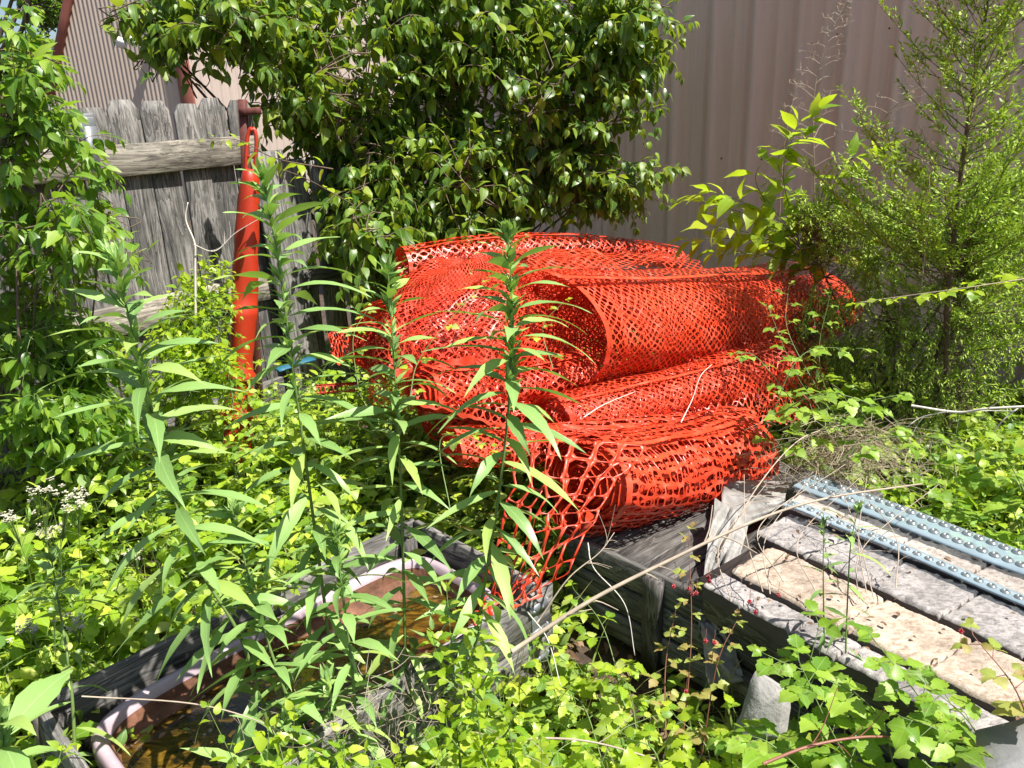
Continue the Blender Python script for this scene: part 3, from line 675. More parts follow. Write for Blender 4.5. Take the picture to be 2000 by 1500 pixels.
# ============================================================ ORANGE NETTING
def wob(u, v, sd, f=1.0):
    r = np.random.default_rng(sd); s = 0
    for k in range(6):
        a, b_, c_ = r.normal(0, 1.6*f*(1+k*.6), 2).tolist()+[r.random()*6.28]; s = s+np.sin(a*u+b_*v+c_)/(1+k*.7)
    return s/2.6
class Net:
    def __init__(s): s.V = []; s.T = []; s.Q = []; s.n = 0
    def cells(s, S, u0, u1, v0, v1, nu, nv, bu=.12, bv=.05, mode='grid', drop=0.0, edge=None):
        """S(u,v)->(...,3). holes leave strands bu (fraction, running along u... ) """
        if mode == 'grid':
            I, J = np.meshgrid(np.arange(nu), np.arange(nv), indexing='ij'); cu = I.ravel()+.5; cv = J.ravel()+.5
            oc = np.array([(-.5, -.5), (.5, -.5), (.5, .5), (-.5, .5)])
            a, b_ = .5-bu, .5-bv
            ic = np.array([(-a, -b_*.5), (-a*.62, -b_), (a*.62, -b_), (a, -b_*.5), (a, b_*.5), (a*.62, b_), (-a*.62, b_), (-a, b_*.5)])
        else:
            A = [(i+.5, j) for j in range(0, nv+1) for i in range(nu)]; B_ = [(i, j+.5) for j in range(nv) for i in range(nu+1)]
            cc = np.array(A+B_, float); cu, cv = cc[:, 0], cc[:, 1]
            oc = np.array([(0, -.5), (.5, 0), (0, .5), (-.5, 0)])
            c = .5*(1-1.45*bu)
            ic = np.array([(-c*.24, -c*.70), (c*.24, -c*.70), (c*.74, -c*.20), (c*.74, c*.20), (c*.24, c*.70), (-c*.24, c*.70), (-c*.74, c*.20), (-c*.74, -c*.20)])*1.08
            # order so inner pair k sits by outer corner k
        if drop > 0: kp = rng.random(len(cu)) > drop; cu = cu[kp]; cv = cv[kp]
        N = len(cu); L = np.concatenate([oc, ic])
        if mode == 'grid': jit = rng.normal(0, .03, (N, 12, 2)); jit[:, :4] = 0
        else: jit = rng.normal(0, .02, (N, 12, 2)); jit[:, :4] = 0
        U = cu[:, None]+L[None, :, 0]+jit[..., 0]; Vv = cv[:, None]+L[None, :, 1]+jit[..., 1]
        U = np.clip(U, 0, nu); Vv = np.clip(Vv, 0, nv)
        Ua = U+.75*wob(U*.3, Vv*.38, 401)*np.minimum(1, np.minimum(Vv, nv-Vv)*.5); Vv = Vv+.6*wob(U*.36, Vv*.3, 402)*np.minimum(1, np.minimum(Vv, nv-Vv)*.5); U = Ua
        pts = S(u0+(u1-u0)*U/nu, v0+(v1-v0)*Vv/nv)
        off = (np.arange(N)*12+s.n)[:, None, None]
        if mode == 'grid':
            # corner0 near inner 0,1 ; corner1 near 2,3 ; corner2 near 4,5 ; corner3 near 6,7
            T = np.array([(0, 5, 4), (1, 7, 6), (2, 9, 8), (3, 11, 10)]); Q = np.array([(0, 1, 6, 5), (1, 2, 8, 7), (2, 3, 10, 9), (3, 0, 4, 11)])
        else:
            T = np.array([(0, 5, 4), (1, 7, 6), (2, 9, 8), (3, 11, 10)]); Q = np.array([(0, 1, 6, 5), (1, 2, 8, 7), (2, 3, 10, 9), (3, 0, 4, 11)])
        s.V.append(pts.reshape(-1, 3)); s.T.append((T[None]+off).reshape(-1, 3)); s.Q.append((Q[None]+off).reshape(-1, 4)); s.n += N*12
    def band(s, S, ua, ub_, va, vb, n=160, axis='u'):
        t = np.linspace(0, 1, n+1)
        if axis == 'u': A = S(ua+(ub_-ua)*t, np.full(n+1, va)); B_ = S(ua+(ub_-ua)*t, np.full(n+1, vb))
        else: A = S(np.full(n+1, ua), va+(vb-va)*t); B_ = S(np.full(n+1, ub_), va+(vb-va)*t)
        s.V.append(np.stack([A, B_], 1).reshape(-1, 3)); i = np.arange(n)*2+s.n
        s.Q.append(np.stack([i, i+1, i+3, i+2], -1)); s.n += 2*(n+1)
    def build(s, name, parent=None, thick=0, mat=None):
        o = mesh_np(name, np.concatenate(s.V), [np.concatenate(s.T) if s.T else np.zeros((0, 3), int), np.concatenate(s.Q)], mat or M['orange'], parent, True)
        if thick: md = o.modifiers.new('thickness', 'SOLIDIFY'); md.thickness = thick; md.offset = 0
        return o
def rollS(A, B, ra, rb, turns, pitch, sd, flat=.85, wamp=.06, bend=(0, 0, -.02), tele=0.0, th0=1.2, slant=0.0, sag=0.0):
    A = np.array(A); B = np.array(B); ax = B-A; L = np.linalg.norm(ax); d = ax/L
    e1 = nrmz(np.cross(d, [0, 0, 1.0])); e2 = np.cross(e1, d)
    def S(th, v):
        th = np.asarray(th, float); v = np.asarray(v, float); f = th/(2*np.pi)
        r = (ra+(rb-ra)*v)-pitch*f
        r = r*(1+wamp*wob(np.cos(th+.3*f)*1.2+v*1.5, np.sin(th)*1.2+f*.45, sd)+wamp*.5*wob(v*6, th*.9, sd+1))
        r = r+.0075*wob(th*1.6+v*2, v*5+th*.4, sd+7)+.004*wob(th*4, v*9, sd+9)
        vv = v+tele*f+slant*np.sin(th+th0)
        c = A+ax*vv[..., None]+np.array(bend)*(4*v*(1-v))[..., None]
        x = np.cos(th+th0)*r; y = np.sin(th+th0)*r*flat
        y = np.where(y < 0, y*(1-sag), y)
        return c+e1*x[..., None]+e2*y[..., None]
    return S, L
def roll(name, label, A, B, ra, rb, turns, pitch, sd, cell=.045, mode='diamond', bu=.12, bv=.05, edges=True, ew=.010, tele=0.0, grp=None, core=True, **kw):
    S, L = rollS(A, B, ra, rb, turns, pitch, sd, tele=tele, **kw)
    root = empty(name, tuple((np.array(A)+np.array(B))/2-[0, 0, ra]), label, 'safety netting', grp)
    nt_ = Net(); rm = (ra+rb)/2-pitch*turns/2
    nu = int(2*np.pi*rm*turns/cell); nv = int(L/cell)
    nt_.cells(S, 0, 2*np.pi*turns, 0, 1, nu, nv, bu, bv, mode)
    o1 = nt_.build('net_sheet', root)
    if edges:
        e = Net(); w_ = ew/L
        e.band(S, 0, 2*np.pi*turns, -w_, w_*.6, int(60*turns)); e.build('edge_band', root)
        e = Net(); e.band(S, 0, 2*np.pi*turns, 1-w_*.6, 1+w_, int(60*turns)); e.band(S, -.05, .03, 0, 1, 60, 'v'); e.build('edge_band', root)
    return root, S
G = 'rolls of orange safety netting in the heap'
# big roll with the open mouth
rootA, SA = roll('netting_roll', 'largest thick orange roll with a dark open mouth, upper right of the heap', P(1060, 655, 2.86), P(1555, 602, 4.0), .285, .275, 3.4, .034, 5, cell=.035, bu=.15, flat=.90, wamp=.05, tele=.07, ew=.016, grp=G, slant=-.03, sag=.12)
# left collapsed coil
rootB, SB = roll('netting_roll', 'wide slumped orange coil forming the left dome of the heap', P(800, 672, 2.95), P(1130, 572, 4.0), .27, .30, 5.2, .026, 8, cell=.042, bu=.125, flat=.78, wamp=.10, ew=.013, grp=G, tele=-.03, sag=.35, th0=.6)
# inner throat between dome and mouth: nested layers curving round the far side and the bottom of the mouth
for kk, (r_, dz) in enumerate(((.30, 0), (.26, .01), (.215, .0))):
    ST, LT = rollS(P(985, 690, 2.72), P(1290, 625, 3.5), r_, r_*.85, 1, .0, 90+kk, .95, .06)
    nt_ = Net(); nt_.cells(ST, math.radians(112+kk*4)-1.2, math.radians(318)-1.2, .02*kk, 1, int(r_*4.4/.036), 26, .125, .05, 'diamond'); nt_.band(ST, math.radians(112+kk*4)-1.2, math.radians(318)-1.2, .02*kk-.015, .02*kk+.008, 60)
    nt_.build('inner_net_layer', rootA)
# lower left roll with its own lip
rootC, SC = roll('netting_roll', 'low orange roll with an open lip at the bottom left of the heap', P(835, 765, 2.55), P(1130, 728, 3.0), .125, .13, 4.5, .016, 13, cell=.038, bu=.12, flat=.75, wamp=.12, ew=.012, grp=G, tele=-.015, sag=.2)
# back bundle
rootD, SD = roll('netting_roll', 'long flat orange bundle lying at the back against the wall', P(790, 520, 3.9), P(1318, 506, 4.7), .125, .10, 2.6, .022, 17, cell=.044, bu=.13, flat=.80, wamp=.11, bend=(0, 0, .07), ew=.012, grp=G)
# middle roll
rootE, SE = roll('netting_roll', 'slim orange roll wedged between the big roll and the front roll', P(1085, 822, 2.55), P(1505, 715, 3.3), .115, .15, 3.0, .016, 23, cell=.036, bu=.12, flat=.82, wamp=.12, ew=.012, grp=G)
# front roll with the spiral end
rootF, SF = roll('netting_roll', 'front orange roll with a glossy spiral end and a hanging flap of square mesh', P(1150, 945, 2.14), P(1425, 890, 2.72), .175, .215, 6.0, .021, 29, cell=.036, mode='grid', bu=.13, bv=.06, flat=.88, wamp=.085, ew=.017, grp=G, tele=-.006, sag=.1)
# second small spiral below it
S2, L2 = rollS(P(1120, 1010, 2.08), P(1330, 985, 2.5), .075, .07, 3.5, .014, 31, .8, .08)
nt_ = Net(); nt_.cells(S2, 0, 2*np.pi*3.5, 0, 1, 40, 12, .12, .06, 'grid'); nt_.band(S2, 0, 22, -.03, .02, 160); o = nt_.build('inner_coil', rootF); o.location = -rootF.location

def patch(A, B, Cc, D, sag, sd, amp=.02, fu=1.0, out=(0, -.5, .3)):
    """bilinear patch A(0,0) B(1,0) C(1,1) D(0,1)"""
    A, B, Cc, D = [np.array(x, float) for x in (A, B, Cc, D)]; out = nrmz(out)
    def S(u, v):
        u = np.asarray(u, float)[..., None]; v = np.asarray(v, float)[..., None]
        p = A*(1-u)*(1-v)+B*u*(1-v)+Cc*u*v+D*(1-u)*v
        h = amp*wob(u[..., 0]*3*fu, v[..., 0]*3*fu, sd)+sag*4*(v*(1-v))[..., 0]
        return p+out*h[..., None]
    return S
# hanging flap of large square mesh in front of the spiral
SFp = patch(P(1075, 850, 2.02), P(1262, 872, 2.08), P(1110, 1120, 1.86), P(985, 1185, 1.82), .05, 41, .012)
nt_ = Net(); nt_.cells(SFp, 0, 1, 0, 1, 4, 8, .10, .035, 'grid'); o = nt_.build('hanging_flap', rootF, .0025)
SFp2 = patch(P(1010, 850, 2.1), P(1095, 850, 2.06), P(985, 1190, 1.84), P(935, 1150, 1.92), .05, 43, .015)
nt_ = Net(); nt_.cells(SFp2, 0, 1, 0, 1, 2, 9, .10, .03, 'grid'); o = nt_.build('hanging_flap', rootF, .0025)
# cover sheet with broad glossy ribbons over the front roll
A_, B_, C_, D_ = P(1000, 866, 2.12), P(985, 838, 2.35), P(1470, 795, 3.1), P(1490, 880, 2.75)
def SCov(u, v):
    u = np.asarray(u, float); v = np.asarray(v, float)
    p = A_*((1-u)*(1-v))[..., None]+B_*((u)*(1-v))[..., None]+C_*(u*v)[..., None]+D_*((1-u)*v)[..., None]
    h = .035*np.sin(np.pi*u)+.014*wob(u*3.5, v*4, 51)+.008*wob(u*9, v*9, 52); return p+np.array([0, -.12, 1.0])*h[..., None]
nt_ = Net(); nt_.cells(SCov, 0, 1, 0, 1, 9, 19, .22, .06, 'grid'); nt_.band(SCov, .0, .06, 0, 1, 50, 'v'); nt_.band(SCov, .42, .50, 0, 1, 50, 'v'); nt_.build('cover_sheet', rootF, .002)
# skirts of the dome: draped loose sheet on the left
def dome(C0, rx, ry, rz, sd, amp):
    C0 = np.array(C0)
    def S(u, v):
        u = np.asarray(u, float); v = np.asarray(v, float)
        a_ = v*math.pi*.62; n_ = 1+amp*wob(np.cos(u)*np.sin(a_)*2, np.sin(u)*np.sin(a_)*2+a_, sd)+amp*.35*wob(u*2.0, a_*4, sd+3)
        x = rx*np.sin(a_)*np.cos(u)*n_; y = ry*np.sin(a_)*np.sin(u)*n_; z = rz*np.cos(a_)*n_
        return C0+np.stack([x*.85+y*.45, y*.85-x*.45, z], -1)
    return S
for kk, sc_ in enumerate((1.0, .93, .85, .75)):
    SDm = dome(P(925, 672, 3.12), .42*sc_, .54*sc_, .36*sc_, 61+kk*7, .13)
    nt_ = Net(); nt_.cells(SDm, -math.pi*1.15, math.pi*.55, .03, 1, 66, 28, .12, .05, 'diamond'); nt_.build('draped_sheet', rootB)
SDs = patch(P(745, 640, 2.85), P(1010, 640, 2.8), P(985, 700, 2.62), P(760, 720, 2.6), .06, 62, .04, 1.6, (0, -.3, 1))
nt_ = Net(); nt_.cells(SDs, 0, 1, 0, 1, 14, 9, .12, .05, 'diamond'); nt_.band(SDs, 0, 1, .98, 1.05, 60); nt_.build('draped_sheet', rootB)
SDt = patch(P(790, 745, 2.65), P(1060, 800, 2.7), P(1010, 835, 2.45), P(800, 790, 2.45), .04, 63, .03, 1.6, (0, -.3, 1))
nt_ = Net(); nt_.cells(SDt, 0, 1, 0, 1, 14, 7, .12, .05, 'diamond'); nt_.band(SDt, 0, 1, .98, 1.01, 60); nt_.build('draped_sheet', rootC)
# between dome and back bundle
SDu = patch(P(960, 478, 3.75), P(1330, 500, 4.5), P(1380, 530, 4.0), P(1040, 520, 3.4), .03, 64, .03, 1.6, (0, -.3, 1))
nt_ = Net(); nt_.cells(SDu, 0, 1, 0, 1, 20, 10, .13, .06, 'diamond'); nt_.build('draped_sheet', rootD)
# crumple between middle and front rolls
SDv = patch(P(1060, 800, 2.6), P(1500, 660, 3.5), P(1560, 830, 3.0), P(1090, 850, 2.4), .02, 65, .05, 1.8, (0, -.2, 1))
nt_ = Net(); nt_.cells(SDv, 0, 1, 0, 1, 32, 10, .12, .05, 'diamond'); nt_.build('draped_sheet', rootE)
SDw = patch(P(1440, 650, 3.3), P(1590, 620, 3.8), P(1620, 780, 3.4), P(1480, 850, 2.9), .04, 66, .05, 2.0, (0, -.2, 1))
nt_ = Net(); nt_.cells(SDw, 0, 1, 0, 1, 18, 16, .12, .05, 'diamond', drop=.1); o = nt_.build('loose_netting_sheet'); tag(o, 'crumpled orange sheet half hidden by brambles at the right end of the heap', 'safety netting')
# more buried coils that fill out the pile
roll('netting_roll', 'low squashed orange coil among leaves left of the front roll', P(885, 872, 2.42), P(1190, 850, 2.75), .095, .12, 3.2, .018, 37, cell=.034, bu=.13, flat=.7, wamp=.16, ew=.010, grp=G)
roll('netting_roll', 'buried orange coil in the hollow under the dome', P(850, 800, 2.75), P(1400, 760, 3.5), .15, .17, 2.4, .03, 39, cell=.040, bu=.13, flat=.8, wamp=.1, ew=.010, grp=G)
roll('netting_roll', 'crushed orange coil showing below the right end of the big roll', P(1250, 760, 3.2), P(1550, 710, 3.8), .16, .17, 2.4, .03, 40, cell=.038, bu=.13, flat=.8, wamp=.12, ew=.012, grp=G)
SDy = patch(P(640, 655, 3.2), P(745, 620, 3.3), P(745, 700, 2.95), P(645, 700, 3.0), .02, 68, .05, 2.2, (0, -.2, 1))
nt_ = Net(); nt_.cells(SDy, 0, 1, 0, 1, 12, 8, .13, .06, 'diamond', drop=.12); nt_.band(SDy, 0, 1, .9, 1.05, 30); o = nt_.build('loose_netting_sheet'); tag(o, 'crumpled orange scrap in the leaves between the tube and the heap', 'safety netting')
SDz = patch(P(905, 1200, 1.85), P(1040, 1110, 1.95), P(1060, 1160, 1.85), P(930, 1235, 1.78), .02, 69, .02, 2.2, (0, -.2, 1))
nt_ = Net(); nt_.cells(SDz, 0, 1, 0, 1, 4, 2, .13, .06, 'grid'); o = nt_.build('loose_netting_sheet', None, .002); tag(o, 'torn orange mesh tatters at the corner of the wooden frame', 'safety netting')
# perforated orange rail
rl = empty('perforated_rail', tuple(P(660, 755, 2.95)), 'flat orange plastic rail with round holes left of the heap', 'rail')
p0 = Vector(P(618, 762, 2.95)); p1 = Vector(P(700, 756, 3.0)); mr = frame(p0, p1-p0, (0, -1, .35)); Lr = (p1-p0).length
nn_ = Net(); S_r = lambda u, v: np.stack([np.asarray(u, float)*Lr, (np.asarray(v, float)-.5)*.035, np.zeros_like(np.asarray(u, float))], -1)
nn_.cells(S_r, 0, 1, 0, 1, 10, 1, .16, .2, 'grid'); o = nn_.build('rail_face', None, .004, M['orange_hard']); place(o, mr, rl)
bb = Boxes(); bb.box((Lr/2, .02, -.012), (Lr, .005, .03)); bb.build('rail_flange', M['orange_hard'], rl, mr)

# tarp
m, nt, b = newmat('grey_tarp'); vec = mapping(nt, (1, 1, 1))
c = ramp(nt, noise(nt, vec, 9, 6, .6, .5), [(.3, (.12, .115, .11)), (.55, (.27, .26, .245)), (.75, (.42, .41, .39))]); nt.links.new(c, b.inputs['Base Color']); b.inputs['Roughness'].default_value = .55; bump(nt, b, noise(nt, vec, 16, 5), .4, .01); M['tarp'] = m
def sheet(S, nu, nv):
    U, V_ = np.meshgrid(np.linspace(0, 1, nu+1), np.linspace(0, 1, nv+1), indexing='ij'); p = S(U, V_).reshape(-1, 3)
    a = np.arange(nu)[:, None]*(nv+1)+np.arange(nv)[None]; return p, np.stack([a, a+nv+1, a+nv+2, a+1], -1).reshape(-1, 4)
tarp = empty('grey_tarp', tuple(P(1440, 1050, 2.0)), 'crumpled grey plastic tarp draped between the front roll and the stone panels', 'tarp')
for nm, A_t in (('top_fold', (P(1415, 935, 2.42), P(1548, 940, 2.48), P(1530, 985, 2.2), P(1405, 1060, 2.05), .03, 71)),
                ('side_fold', (P(1398, 975, 2.2), P(1465, 1010, 2.14), P(1425, 1195, 1.80), P(1365, 1230, 1.80), .03, 72)),
                ('lower_fold', (P(1370, 1215, 1.80), P(1425, 1215, 1.78), P(1455, 1330, 1.66), P(1385, 1345, 1.66), .02, 73))):
    S = patch(*A_t[:4], A_t[4], A_t[5], .03, 1.9, (-.3, -.6, .5)); p, f = sheet(S, 26, 26); o = mesh_np(nm, p, [f], M['tarp'], tarp, True)
    md = o.modifiers.new('thickness', 'SOLIDIFY'); md.thickness = .0015

# ============================================================ PLANTS
def pick(ells, n, shell=.0):
    """ells: (px,py,Y,rx,ry,rY,weight) -> points"""
    wts = np.array([e[6] for e in ells], float); wts /= wts.sum(); out = []
    for k in rng.choice(len(ells), n, p=wts):
        e = ells[k]
        while True:
            q = rng.uniform(-1, 1, 3)
            if (q**2).sum() <= 1 and (q**2).sum() >= shell: break
        out.append(P(e[0]+q[0]*e[3], e[1]+q[1]*e[4], e[2]+q[2]*e[5]))
    return np.array(out)
def crown(name, label, cat, base, ells, nsh, leafT, L, W, mat, bark, shootlen=.45, nl=10, droop=.7, trunk_r=.03, stems=4, k=.7, arr='opp', ang=60, spread=.25, up=.35, group=None, smat=None, hub=None, fold=.2, twig_r=.0035, trunkname='trunk', sag=.10, tri=False, pet=.012, shell=.15):
    root = empty(name, tuple(base), label, cat, group); base = np.array(base, float)
    lv = Leaves(leafT); tb = Tubes(); tk = Tubes(); pts = pick(ells, nsh, shell)
    ce = pts.mean(0); 
    hubs = pick(ells, stems*2); mains = []
    for h in hubs:
        mid = base+(h-base)*.5+rng.normal(0, .08, 3); mid[2] = max(mid[2], .2)
        b0 = base+np.array([rng.normal(0, spread*.3), rng.normal(0, spread*.3), -.02]); b0[2] = -.02
        c_ = curve_pts([b0, mid, h], 18); tk.add(c_, trunk_r*(.5+.6*rng.random()), trunk_r*.22, 6); mains.append(c_[5:])
    mp = np.concatenate(mains)
    for t in pts:
        d2 = ((mp-t)**2).sum(1); d2[mp[:, 2] > t[2]+.15] += .5
        b_ = mp[np.argmin(d2+rng.random(len(mp))*.03)]
        v = t-b_; ln = np.linalg.norm(v)+1e-6; out = nrmz(v/ln+np.array([0, 0, up])+rng.normal(0, .35, 3))
        st = t-out*shootlen*.6; mid = t+np.array([0, 0, .02]); tip = t+out*shootlen*.4+np.array([0, 0, -sag*(.5+rng.random())])
        
        if np.linalg.norm(st-b_) > .75 and name == 'leafy_shrub': b_ = st+(b_-st)*.3
        tk.add(curve_pts([b_, (b_+st)/2+rng.normal(0, .04, 3), st], 6), twig_r*1.1, twig_r*.8, 4, cap=False)
        shoot(lv, tb, curve_pts([st, mid, tip], 10), nl, L, W, twig_r, arr, ang, droop, k, .05, 1, .45, .2, pet, fold, tri=tri)
    tk.build(trunkname, bark, root); lv.build('foliage', mat, root); tb.build('twigs', smat or bark, root); return root
# large shrub behind the heap
crown('leafy_shrub', 'large dark green shrub with drooping pointed leaves behind the netting heap', 'shrub', (-.45, 5.15, 0),
      [(740, 60, 4.8, 300, 190, .5, 5), (1010, 110, 4.9, 250, 230, .5, 5), (690, 300, 4.7, 110, 150, .4, 2.2), (860, 330, 4.75, 230, 120, .45, 4.2), (1080, 330, 4.8, 170, 90, .35, 1.8), (1200, 355, 4.6, 115, 38, .25, .9),
       (1220, 60, 4.7, 90, 120, .3, 1.0), (420, 30, 4.4, 180, 75, .35, 2.2), (570, 170, 4.4, 90, 70, .3, .9), (730, 400, 4.5, 120, 80, .35, 1.8), (710, 480, 4.2, 90, 80, .25, 1.4), (1140, 170, 4.75, 120, 170, .35, 2.0), (900, 420, 4.6, 120, 40, .3, .8), (800, -160, 4.9, 400, 120, .5, 2)],
      950, HEART, .104, .048, M['lf_bush'], M['bark'], .42, 9, .75, .020, 20, .8, 'opp', 62, .5, .3, shell=.0)
def pathshoots(name, label, cat, paths, leafT, L, W, mat, smat, group=None, droop=.4, arr='opp', ang=60, k=.6, tri=False, pet=.01, r=.003, fold=.2, taper=.45, base=None, lname='foliage', jit=.15, rnd=.35, extra=None):
    root = empty(name, tuple(P(*paths[0][0][0])) if base is None else base, label, cat, group); lv = Leaves(leafT); tb = Tubes()
    for ctrl, nl in paths:
        shoot(lv, tb, curve_pts([P(*c) for c in ctrl], 22), nl, L, W, r, arr, ang, droop, k, .04, 1.0, taper, jit, pet, fold, rnd, 5, tri)
    if extra: extra(lv, tb, root)
    tb.build('stem', smat, root); lv.build(lname, mat, root); return root
pathshoots('shrub_shoot', 'long leafy shoots of the big shrub reaching right over the mauve wall', 'branch',
    [([(1150, 120, 4.7), (1220, 40, 4.6), (1260, -40, 4.5)], 11), ([(1150, 300, 4.7), (1220, 250, 4.6), (1265, 190, 4.5)], 10), ([(1160, 260, 4.6), (1240, 220, 4.5), (1290, 210, 4.4)], 9), ([(1100, 260, 4.8), (1230, 160, 4.6), (1330, 72, 4.5)], 16), ([(1080, 150, 4.8), (1220, 60, 4.6), (1300, 12, 4.5)], 12), ([(1050, 260, 4.8), (1150, 200, 4.6), (1290, 130, 4.5)], 12),
     ([(1080, 300, 4.7), (1210, 310, 4.5), (1310, 385, 4.4)], 13), ([(1070, 350, 4.7), (1180, 345, 4.5), (1300, 400, 4.45)], 11)], HEART, .082, .048, M['lf_bush'], M['bark'], droop=.8)
pathshoots('shrub_shoot', 'thin pale shoot of leaves arching left in front of the orange tube top', 'branch',
    [([(650, 330, 3.4), (540, 310, 3.2), (470, 275, 3.1), (400, 270, 3.0)], 10), ([(690, 400, 3.6), (600, 350, 3.4), (520, 320, 3.3)], 8)], OVATE, .055, .030, M['lf_yel'], M['bark'], droop=.4)

# left saplings
crown('sapling', 'sapling with fine drooping leaves at the upper left edge over the fence', 'sapling', (-1.85, 2.75, 0),
      [(45, 150, 2.7, 75, 130, .25, 3), (90, 300, 2.65, 90, 90, .2, 2), (130, 440, 2.6, 110, 100, .25, 3), (60, 500, 2.7, 90, 100, .25, 2), (20, 330, 2.7, 60, 200, .2, 2)],
      85, OVATE, .075, .030, M['lf_left'], M['bark'], .30, 9, .55, .010, 4, .6, 'opp', 55, .2, .5, twig_r=.002)
crown('bushy_shrub', 'low bushy shrub with fans of pointed leaves at the left edge', 'shrub', (-1.75, 2.7, 0),
      [(70, 690, 2.7, 150, 90, .3, 3), (100, 830, 2.55, 140, 80, .3, 3), (190, 760, 2.75, 80, 100, .2, 1.5), (30, 620, 2.9, 120, 60, .2, 1)],
      190, LANCE, .072, .028, M['lf_left'], M['stem_g'], .26, 8, .6, .008, 5, .7, 'opp', 55, .3, .3, twig_r=.002)
crown('young_shrub', 'young yellow green shrub of stacked small leaves in front of the fence', 'shrub', tuple(PZ(385, 800, .0)*[.85, .85, 0]),
      [(385, 640, 3.0, 62, 110, .2, 3), (410, 560, 3.05, 45, 50, .15, 1), (330, 720, 2.9, 80, 80, .2, 2), (440, 730, 2.9, 60, 60, .2, 1.4)],
      130, OVATE, .042, .024, M['lf_yel'], M['stem_g'], .22, 8, .25, .006, 4, .5, 'opp', 65, .15, .8, twig_r=.0018)
# far tree and hedge at the very top left
crown('far_tree', 'pale leafy far tree against the sky at the top left corner', 'tree', (-13.5, 19, 0), [(100, 0, 19, 60, 60, 1.2, 3), (70, -60, 19, 70, 40, 1, 1)], 170, OVATE, .16, .10, M['lf_left'], M['bark'], .7, 8, .3, .12, 3, .5, 'alt', 60, .3, .4, twig_r=.012)
crown('far_hedge_tree', 'dark round tree behind the left edge of the barn', 'tree', (-13.0, 18, 0), [(60, 120, 18, 70, 45, 1.2, 3), (20, 170, 18, 80, 60, 1, 2)], 260, OVATE, .2, .13, M['lf_bush'], M['bark'], .6, 8, .3, .12, 3, .5, 'alt', 60, .3, .4, twig_r=.012)

# cedar on the right
ced = empty('cedar_tree', (2.02, 3.25, 0), 'young cedar with feathery bright green sprays at the right edge', 'tree')
tr_ = curve_pts([(2.02, 3.25, 0), P(1850, 620, 3.2), P(1862, 480, 3.15), P(1878, 330, 3.1), P(1903, 160, 3.05), P(1930, 0, 3.0), P(1950, -150, 3.0)], 60)
tk = Tubes(); tk.add(tr_, .015, .003, 8); lv = Leaves(SMALL); br = Tubes()
Ps = []; As = []; Ls = []
def spray(p, d, ln, dens=1.0):
    """a flat feathery spray: rachis with side twiglets, all clothed in scale leaves"""
    d = nrmz(d); nT = max(4, int(ln/.014)); hz = nrmz(np.cross(d, [0, 0, 1.0])+rng.normal(0, .5, 3))
    br.add(np.array([p, p+d*ln*.9]), .0012, .0006, 3, cap=False)
    for i in range(nT):
        t = (i+.5)/nT; q = p+d*ln*t; s_ = 1 if i % 2 else -1
        dd_ = nrmz(d*.8+hz*s_*.75+np.array([0, 0, .15])+rng.normal(0, .15, 3)); l2 = ln*.42*(1-t*.7)*(0.7+.6*rng.random())
        for j in range(3):
            Ps.append(q+dd_*l2*j/3); As.append(nrmz(dd_+rng.normal(0, .22, 3))); Ls.append(.021*(0.7+.6*rng.random()))
        Ps.append(q); As.append(nrmz(d+rng.normal(0, .2, 3))); Ls.append(.016)
nb = 165
for i in range(nb):
    t = .12+.86*(i/nb)**.92; x = t*(len(tr_)-1); p = tr_[int(x)]; az = i*2.4+rng.normal(0, .3)
    ln = (.10+.62*(1-t)**.8)*(.35+.95*rng.random()); el = .62-.35*(1-t)+rng.normal(0, .2)
    d = np.array([math.cos(az), math.sin(az), 0])*math.cos(el)+np.array([0, 0, math.sin(el)])
    c_ = curve_pts([p, p+d*ln*.5, p+d*ln+np.array([0, 0, .10*ln])], 8); br.add(c_, .0014+.0022*ln, .0008, 4, cap=False)
    ns = int((3+ln*30)*(1 if t < .45 else .42))
    for j in range(ns):
        f = .12+.88*(j+rng.random())/ns; xx = min(f, .999)*7; q = c_[int(xx)]+(c_[min(int(xx)+1, 7)]-c_[int(xx)])*(xx-int(xx))
        sd2 = nrmz(d*.9+nrmz(np.cross(d, [0, 0, 1.0]))*rng.choice([-1, 1])*(.8*(1-f*.6))+np.array([0, 0, .45])+rng.normal(0, .22, 3))
        spray(q, sd2, .05+.08*rng.random())
N = len(Ps); lv.p = Ps; lv.a = As; lv.L = Ls; lv.W = list(np.array(Ls)*.33); lv.k = [.3]*N; lv.f = [.0]*N; lv.n = list(rng.normal(0, .6, (N, 3))+[0, 0, .7])
tk.build('trunk', M['bark'], ced); br.build('branches', M['bark'], ced); lv.build('foliage', M['lf_cedar'], ced)
print('cedar leaves', N)
crown('cedar_bush', 'spreading low cedar growth filling behind the brambles on the right', 'shrub', (1.9, 3.6, 0),
      [(1720, 470, 3.6, 120, 80, .3, 2), (1650, 640, 3.6, 110, 90, .3, 1.6), (1850, 700, 3.3, 160, 150, .3, 3), (1960, 560, 3.4, 80, 160, .3, 2), (1620, 420, 3.7, 80, 60, .2, 1.2), (1950, 420, 3.3, 90, 100, .2, 1.5)], 800, SMALL, .032, .008, M['lf_cedar'], M['bark'], .22, 26, .0, .010, 6, .3, 'spiral', 42, .3, .6, twig_r=.0015, pet=0)

